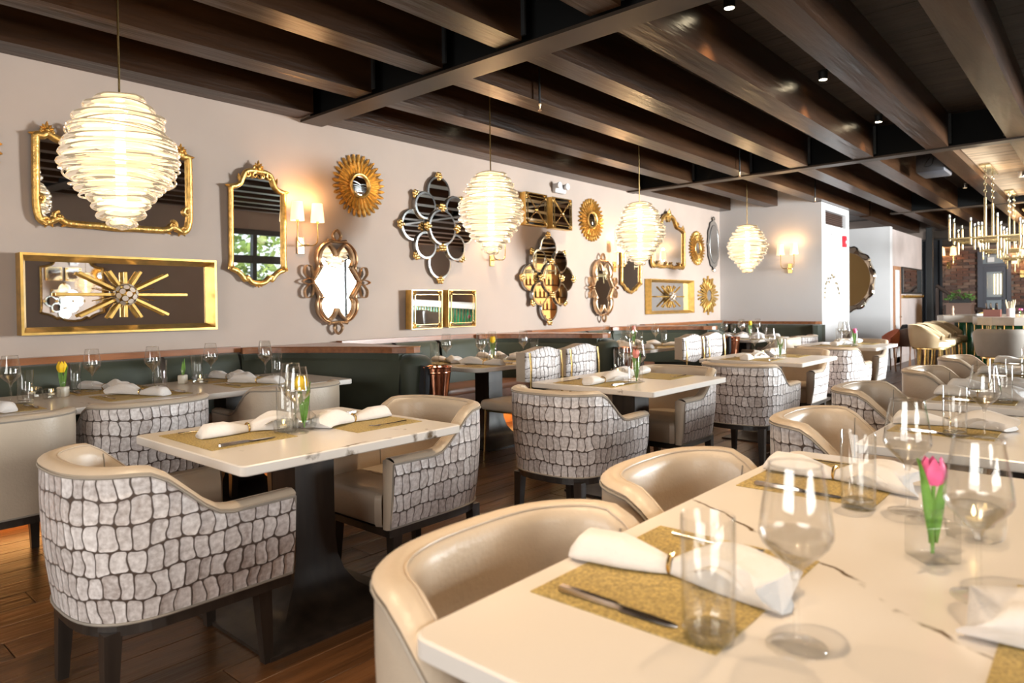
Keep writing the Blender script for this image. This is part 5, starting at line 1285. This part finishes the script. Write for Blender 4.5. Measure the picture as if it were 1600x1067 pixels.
d = structure('door_2', G().box(19.42, 19.53, 2.26, 2.36, 0, 2.42).box(19.42, 19.53, 1.72, 1.80, 0, 2.42).box(19.42, 19.53, 1.80, 2.26, 2.32, 2.42).box(19.42, 19.53, 1.80, 2.26, 2.05, 2.12), DOORG)
G().box(19.45, 19.50, 1.80, 1.87, 0, 2.05).box(19.45, 19.50, 2.19, 2.26, 0, 2.05).box(19.45, 19.50, 1.87, 2.19, 1.93, 2.05).box(19.45, 19.50, 1.87, 2.19, 0, .9).box(19.45, 19.5, 1.87, 2.19, 1.27, 1.34).build('door_leaf', DOORG, d, smooth=False)
G().box(19.47, 19.475, 1.87, 2.19, .9, 1.93).box(19.47, 19.475, 1.80, 2.26, 2.12, 2.32).build('pane', PANE, d, smooth=False); G().box(19.505, 19.515, 1.80, 2.26, .0, 2.32).build('room_beyond', mat('room_beyond_grey', (.33, .33, .36), .7), d, smooth=False)
o = tag(G().box(19.462, 19.468, 2.04, 2.17, 2.16, 2.27).build('door_notice', PAPER, None, smooth=False), 'small pale notice above the grey glass door', 'sign')
o = thing('string_lights', 'warm string lights seen through the glass of the grey door', 'lights', (19.490, 1.97, 0))
for k in range(3):
    g = G()
    for q in range(12): g.ball((0, .07 - .06 * k, 1.42 + .04 * q), .010, 6, 4)
    g.build('light_string', BULB, o)
sconce(19.49, 2.95, 2.12, 'double sconce glowing on brick wall left of the grey door', -pi / 2, 1.15, 5)
sconce(19.49, 1.52, 1.86, 'double sconce glowing on brick wall right of the grey door', -pi / 2, 1.15, 5)
o = thing('small_camera', 'white security camera high on the brick wall corner', 'camera', (19.45, 3.12, 2.30)); G().lathe([(.035, 0), (.05, .02), (.05, .10), (.03, .13)], 14, M=Matrix.Rotation(-pi / 2, 4, 'Y')).build('camera_body', WHITE_PAINT, o)
# host stand with plant
o = thing('host_stand', 'brown cabinet with greenery on top before the brick wall', 'cabinet', (16.9, 2.36, 0)); G().box(-.2, .2, -.22, .22, 0, 1.18).build('carcass', mat('cabinet_brown', (.13, .075, .055), .5), o, smooth=False); G().box(-.23, .23, -.25, .25, 1.18, 1.215).build('cabinet_top', mat('cabinet_brown'), o, smooth=False)
t = thing('potted_plant', 'low dark planter with trailing green leaves on brown cabinet', 'plant', (16.88, 2.36, 1.216)); G().box(-.10, .10, -.18, .18, 0, .08).build('planter', BLACK, t, smooth=False)
g = G(); rr = random.Random(8)
for k in range(160):
    a, b = rr.uniform(0, 6.28), rr.random() ** .5; c = Vector((.16 * b * cos(a), .24 * b * sin(a), .07 + .16 * (1 - b) + rr.uniform(-.02, .04))); s_ = rr.uniform(.02, .045)
    q = Euler((rr.uniform(-1, 1), rr.uniform(-1, 1), a)).to_matrix().to_4x4(); g.add([(0, 0, 0), (s_, s_ * .5, .004), (2 * s_, 0, 0), (s_, -s_ * .5, .004)], [(0, 1, 2, 3)], Matrix.Translation(c) @ q)
o = g.build('foliage', LEAF, t, smooth=False); o['kind'] = 'stuff'

# ------------------------------------------------------------------ bar
bar = thing('bar_counter', 'long bar with pale stone top and green tiled front', 'bar', (0, 0, 0))
top = [(11.10, -3.2), (11.10, .95), (11.16, 1.20), (11.32, 1.38), (11.60, 1.47), (12.50, 1.50), (12.58, 1.60), (12.60, 1.98), (12.68, 2.07), (12.80, 2.10), (13.8, 2.1), (13.9, 2.0), (13.9, 1.0), (12.2, .95), (12.0, .8), (12.0, -3.2)]
G().prism(top, .925, 1.03).build('counter_top', BEIGE, bar, smooth=False)
cx_ = [(a + (.16 if a < 10.5 else (.10 if a < 11 else 0)), b - (.14 if b > 1 else 0)) for a, b in top]
body = [(11.28, -3.2), (11.28, .93), (11.33, 1.10), (11.45, 1.22), (11.66, 1.29), (12.70, 1.32), (12.78, 1.42), (12.78, 1.86), (13.7, 1.9), (13.7, 1.05), (12.1, 1.0), (11.95, .8), (11.95, -3.2)]
G().prism(body, 0, .924).build('bar_body', mat('bar_base_green', (.006, .035, .016), .4), bar, smooth=False)
pth = [Vector((a, b, 0)) for a, b in body[:8]]
d_ = []; acc = 0
def along(s_):
    for p, q in zip(pth, pth[1:]):
        L = (q - p).length
        if s_ <= L: return p + (q - p) * (s_ / L), (q - p).normalized()
        s_ -= L
    return pth[-1], (pth[-1] - pth[-2]).normalized()
tm = G().rbox(-.045, .045, 0, .022, .10, .92, .012, 3).mesh('green_tile', TILE_G); gm = G().box(-.006, .006, 0, .03, .08, .924).mesh('gold_strip', GOLD, False)
tot = sum((q - p).length for p, q in zip(pth, pth[1:])); s_ = .06
while s_ < tot - .1:
    p, tt = along(s_); a = math.atan2(tt.y, tt.x)
    obj('green_tile', tm, bar, (p.x, p.y, 0), (0, 0, a)); p, tt = along(s_ + .052); obj('gold_strip', gm, bar, (p.x, p.y, 0), (0, 0, math.atan2(tt.y, tt.x))); s_ += .104
G().tube([(11.15, -3.1, .18), (11.15, .9, .18)], .02, 8).build('foot_rail', GOLD, bar)
def stool(x, y, ang, label, m, s=1.0):
    t = thing('bar_stool', label, 'stool', (x, y, 0), math.radians(ang), 'bar stools along the bar')
    g = G(); n = 21; vs = []
    rowz = [(.0, .66, .215), (.02, .70, .228), (.03, .80, .242), (.035, .90, .250), (.03, .945, .25), (.0, .955, .24), (-.03, .94, .225), (-.04, .80, .20), (-.04, .72, .19)]
    for o_, z, r_ in rowz:
        for k in range(n):
            a = math.radians(62 + 236 * k / (n - 1)); f = abs(k / (n - 1) * 2 - 1); dz = -(z - .70) * .62 * max(0, (f - .45) / .55) ** 1.6 if z > .70 else 0
            vs.append((r_ * 1.02 * cos(a), r_ * 1.12 * sin(a), z + dz))
    g.add(vs, [(j * n + k, j * n + k + 1, (j + 1) * n + k + 1, (j + 1) * n + k) for j in range(len(rowz) - 1) for k in range(n - 1)])
    g.build('back_shell', m, t, angle=70)
    G().lathe([(.20, .655), (.215, .67), (.212, .73), (.17, .745), (0, .748)], 28).build('seat', m, t)
    G().lathe([(.205, .635), (.21, .638), (.21, .652), (.205, .655)], 28).build('seat_ring', GOLD, t)
    for k in range(4): a = pi / 4 + k * pi / 2; G().tube([(.17 * cos(a), .17 * sin(a), .638), (.215 * cos(a), .215 * sin(a), 0)], .013, 8).build('leg', GOLD, t)
    G().tube([(.20 * cos(2 * pi * k / 24), .20 * sin(2 * pi * k / 24), .22) for k in range(24)], .008, 6, closed=True).build('foot_ring', GOLD, t)
stool(10.36, 1.78, -84, 'tan bar stool, leftmost of the row along the bar end', TAN_L)
stool(10.98, 1.80, -88, 'tan bar stool, second in the row along the bar end', TAN_L)
stool(11.58, 1.82, -88, 'tan bar stool, third in the row along the bar end', TAN_L)
stool(12.16, 1.82, -90, 'tan bar stool, farthest in the row along the bar end', TAN_L)
stool(9.0, .86, 0, 'grey bar stool with wide back before the green tiles', GREY_F)
stool(9.3, .18, 0, 'grey bar stool farther right before the bar front', GREY_F)
# on the bar
def lathe_thing(name, label, cat, x, y, prof, m, z=1.0305, part='body', n=16):
    t = thing(name, label, cat, (x, y, z)); G().lathe(prof, n).build(part, m, t); return t
t = thing('straw_holder', 'white holder full of pale straws on the bar', 'straws', (11.9, 1.06, 1.0305)); G().lathe([(.045, 0), (.048, .005), (.050, .115), (.044, .115), (.042, .02), (0, .02)], 20).build('cup', PAPER, t)
rr = random.Random(4)
for k in range(12): a = rr.uniform(0, 6.28); G().tube([(.02 * cos(a), .02 * sin(a), .022), (.058 * cos(a), .058 * sin(a), .22 + rr.uniform(-.02, .02))], .0045, 6).build('straw', mat('straw_cream', (.72, .56, .34), .6), t)
t = thing('napkin_caddy', 'dark brown box holding black tongs on the bar', 'box', (11.8, 1.26, 1.0305)); g = G(); g.box(-.09, .09, -.10, .10, 0, .008).box(-.09, -.08, -.10, .10, .008, .10).box(.08, .09, -.10, .10, .008, .10).box(-.08, .08, -.10, -.09, .008, .10).box(-.08, .08, .09, .10, .008, .10).build('caddy_box', mat('caddy_brown', (.16, .055, .04), .5), t, smooth=False)
for k in range(5): G().tube([(rr.uniform(-.05, .05), -.06 + .03 * k, .02), (rr.uniform(-.05, .05), -.06 + .03 * k + rr.uniform(-.02, .02), .19)], .010, 6).build('bar_tool', BLACK if k % 2 else CUTLERY, t)
t = thing('menu_stack', 'stack of white menus with folded yellow cloth on the bar', 'papers', (12.6, 1.42, 1.0305)); G().box(-.10, .10, -.11, .11, 0, .03).build('menu_pile', PAPER, t, smooth=False); G().add([(-.1, -.1, .031), (.1, -.1, .031), (.1, .1, .031), (-.1, .1, .031), (-.08, -.09, .10), (.08, -.09, .10)], [(0, 3, 2, 1), (0, 1, 5, 4), (2, 3, 4, 5), (0, 4, 3), (1, 2, 5)]).build('yellow_cloth', mat('mustard', (.55, .38, .10), .8), t, smooth=False)
for k, (x, y, l, c) in enumerate(((11.7, .93, 'small glass with pink flower on the bar', PETAL_P), (11.8, .83, 'second small glass with pink flower on the bar, farther right', PETAL_P), (11.7, .73, 'small glass with orange flower at right end of the bar', mat('orange_petal', (.85, .38, .02), .5)))):
    t = thing('flower_glass', l, 'vase', (x, y, 1.0305), 0, 'small flower glasses on the bar'); G().open_lathe([(0, .001), (.022, .001), (.026, .07)], 16).build('glass_cup', GLASS, t); G().tube([(0, 0, .004), (0, 0, .09)], .003, 6).build('stem', STEM, t)
    g = G(); [g.ball((.016 * cos(a), .016 * sin(a), .10), (.012, .012, .014), 8, 5) for a in (0, 1.26, 2.5, 3.77, 5.0)]; g.build('bloom', c, t)
lathe_thing('pepper_mill', 'slim wooden pepper mill at left end of the bar', 'mill', 12.9, 1.90, [(.022, 0), (.024, .01), (.014, .06), (.022, .10), (.012, .12), (.018, .14), (0, .155)], mat('mill_wood', (.5, .35, .25), .5))
# chandeliers
BRASS2 = mat('pale_brass', (.62, .50, .28), .24, 1.0)
def chandelier(x, y, label):
    t = thing('chandelier', label, 'chandelier', (x, y, 0), 0, 'brass candle chandeliers over the bar'); z = 2.09
    G().box(-.45, .45, -.06, .06, 3.03, 3.054).build('canopy', BRASS2, t, smooth=False)
    for q in (-.38, .38):
        g = G()
        for k in range(9):
            zz = 3.02 - .045 * k; M = Matrix.Translation((q, 0, zz)) @ Matrix.Rotation(pi / 2 * (k % 2), 4, 'Z')
            g.tube([(.014 * cos(a), 0, .026 * sin(a)) for a in [2 * pi * j / 10 for j in range(10)]], .004, 5, closed=True, M=M)
        g.build('chain', BRASS2, t); G().tube([(q, 0, 2.62), (q, 0, z)], .016, 10).build('hanging_rod', BRASS2, t)
    for s_ in (-1, 1): G().rbox(-.52, .52, s_ * .38 - .012, s_ * .38 + .012, z - .01, z + .012, .003, 1).build('frame_bar', BRASS2, t); G().rbox(s_ * .52 - .012, s_ * .52 + .012, -.39, .39, z - .01, z + .012, .003, 1).build('frame_bar', BRASS2, t)
    for q in (-.38, -.17, .17, .38): G().rbox(q - .01, q + .01, -.39, .39, z - .012, z + .010, .003, 1).build('cross_bar', BRASS2, t)
    tube_ = G().lathe([(.011, -.09), (.013, -.085), (.013, .21), (.0, .212)], 10).mesh('candle_tube', BRASS2); cup = G().open_lathe([(.010, .205), (.016, .215), (.018, .268), (.015, .27)], 12).mesh('glass_cup', GLASSD); tip = G().lathe([(0, .225), (.006, .23), (.006, .262), (0, .268)], 8).mesh('bulb', mat('small_led', (1, .9, .75), .5, emit=(1, .85, .62), es=0.35))
    rr = random.Random(int(x * 7))
    for q in (-.52, -.17, .17, .52):
        for s_ in (-1, -.38, .38, 1):
            dz = rr.choice((-.09, -.05, .0, .03, .06)); c = obj('candle_tube', tube_, t, (q, s_ * .38, z + dz)); obj('glass_cup', cup, c); obj('bulb', tip, c)
    point('chandelier_glow', (0, 0, z + .70), 3.5, (1, .8, .55), .15, t)
chandelier(11.3, 1.24, 'nearest brass candle chandelier over the bar')
chandelier(14.15, 1.24, 'second brass candle chandelier over the bar')
chandelier(17.1, 1.24, 'farthest brass candle chandelier, cut by right edge')
# little chairs near the passage
def small_chair(x, y, ang, label, m, kind='shell'):
    t = thing('small_chair', label, 'chair', (x, y, 0), math.radians(ang)); n = 13; vs = []
    for z, r_ in ((.44, .20), (.55, .225), (.68, .235), (.76, .225), (.765, .21), (.70, .21), (.5, .19)):
        for k in range(n): a = math.radians(95 + 170 * k / (n - 1)); f = abs(k / (n - 1) * 2 - 1); vs.append((r_ * cos(a), r_ * 1.1 * sin(a), z - max(0, z - .5) * .55 * f ** 2))
    G().add(vs, [(j * n + k, j * n + k + 1, (j + 1) * n + k + 1, (j + 1) * n + k) for j in range(6) for k in range(n - 1)]).build('back_shell', m, t)
    G().lathe([(.20, .42), (.21, .43), (.20, .46), (0, .465)], 24).build('seat', m, t)
    for k in range(4): a = pi / 4 + k * pi / 2; G().tube([(.15 * cos(a), .15 * sin(a), .43), (.19 * cos(a), .19 * sin(a), 0)], .010, 6).build('leg', LWOOD, t)
    return t
small_chair(13.9, 3.10, 120, 'small chair with orange top rail past the farthest aisle table', TERRA)
small_chair(14.55, 2.90, 30, 'small brown shell chair beside the mauve side wall', mat('shell_brown', (.20, .12, .085), .45))
small_chair(15.35, 2.86, 10, 'small white chair partly covered by a black coat', WHITE_PAINT)
t = thing('black_coat', 'black coat draped over the small white chair', 'coat', (15.32, 2.86, 0)); vs = []; n = 15
for z, r_ in ((.80, .15), (.79, .22), (.70, .262), (.58, .275), (.44, .285)):
    for k in range(n): a = math.radians(95 + 180 * k / (n - 1)); vs.append(((r_ + .012 * sin(k * 2.2)) * cos(a), (r_ + .01 * sin(k * 2.2)) * 1.1 * sin(a), z + .012 * sin(k * 1.7)))
G().add(vs, [(j * n + k, j * n + k + 1, (j + 1) * n + k + 1, (j + 1) * n + k) for j in range(4) for k in range(n - 1)]).build('coat_cloth', CLOTHK, t)

# ------------------------------------------------------------------ back bar with bottles (seen in the mirrors)
bb = thing('back_bar', 'lit wooden back bar shelving seen in the mirrors', 'shelving', (0, 0, 0))
G().box(15.2, 21.0, -4.15, -4.08, 0, 2.9).build('lit_panel', mat('lit_panel', (.9, .65, .3), .6, emit=(1, .58, .18), es=.9), bb, smooth=False)
for z in (.9, 1.32, 1.74, 2.16, 2.58): G().box(15.2, 21.0, -4.08, -3.80, z - .035, z).build('shelf', RAILW, bb, smooth=False)
for x in (15.2, 17.1, 19.05, 21.0): G().box(x - .04, x + .04, -4.08, -3.80, 0, 2.9).build('upright', RAILW, bb, smooth=False)
bc = [mat('bottle_' + k, c, .12) for k, c in (('amber', (.5, .2, .03)), ('green', (.05, .22, .06)), ('clear', (.7, .65, .5)), ('red', (.4, .05, .04)))]
bo = [G().lathe([(.036, 0), (.038, .005), (.038, .17), (.014, .22), (.013, .28), (.0, .281)], 12).mesh('bottle', m_) for m_ in bc]; rr = random.Random(9)
ORD += 'seventeenth eighteenth nineteenth twentieth twenty-first twenty-second twenty-third twenty-fourth twenty-fifth twenty-sixth'.split()
for z, sh in ((1.32, 'lower'), (1.74, 'middle'), (2.16, 'upper')):
    for k in range(26): ci = rr.randrange(4); tag(obj('bottle', bo[ci], None, (15.45 + .212 * k + rr.uniform(-.03, .03), -3.93, z + .0005)), '%s liquor bottle, %s along the %s back bar shelf seen in the mirrors' % (('amber', 'green', 'clear', 'red')[ci], ORD[k], sh), 'bottle', 'liquor bottles on the back bar')
# greenery outside the street windows
rr = random.Random(12)
for i, (x, y, h, r_) in enumerate(((9.6, -7.2, 2.3, 1.3), (12.6, -8.0, 2.4, 1.4), (15.8, -8.4, 2.6, 1.5), (19.6, -9.0, 2.6, 1.6), (1.0, -8, 2.4, 1.4))):
    t = thing('street_tree', 'green tree outside the street windows, the %s one as reflected in the mirrors' % ('nearest', 'second nearest', 'third', 'farthest', 'lone left')[i], 'tree', (x, y, 0), 0, 'trees outside the street windows')
    G().tube([(0, 0, 0), (.05, 0, 1.2), (0, .05, h)], [.14, .11, .06], 8).build('trunk', WALNUT, t); g = G()
    for k in range(900):
        d = Vector((rr.gauss(0, 1), rr.gauss(0, 1), rr.gauss(0, 1))).normalized() * (rr.random() ** .4); c = Vector((d.x * r_, d.y * r_ * .7, h - .1 + d.z * 1.6)); s_ = rr.uniform(.07, .16)
        q = Euler((rr.uniform(-1, 1), rr.uniform(-1, 1), rr.uniform(0, 6.28))).to_matrix().to_4x4(); g.add([(-s_, 0, 0), (0, s_ * .6, 0), (s_, 0, 0), (0, -s_ * .6, 0)], [(0, 1, 2, 3)], Matrix.Translation(c) @ q)
    o = g.build('crown', mat('street_leaf', (.28, .42, .10), .6, var=.4, vscale=2), t, smooth=False); o['kind'] = 'stuff'
structure('ground', G().box(-8, 26, -16, -4.6, -.2, -.12), mat('pavement', (.4, .39, .37), .9))
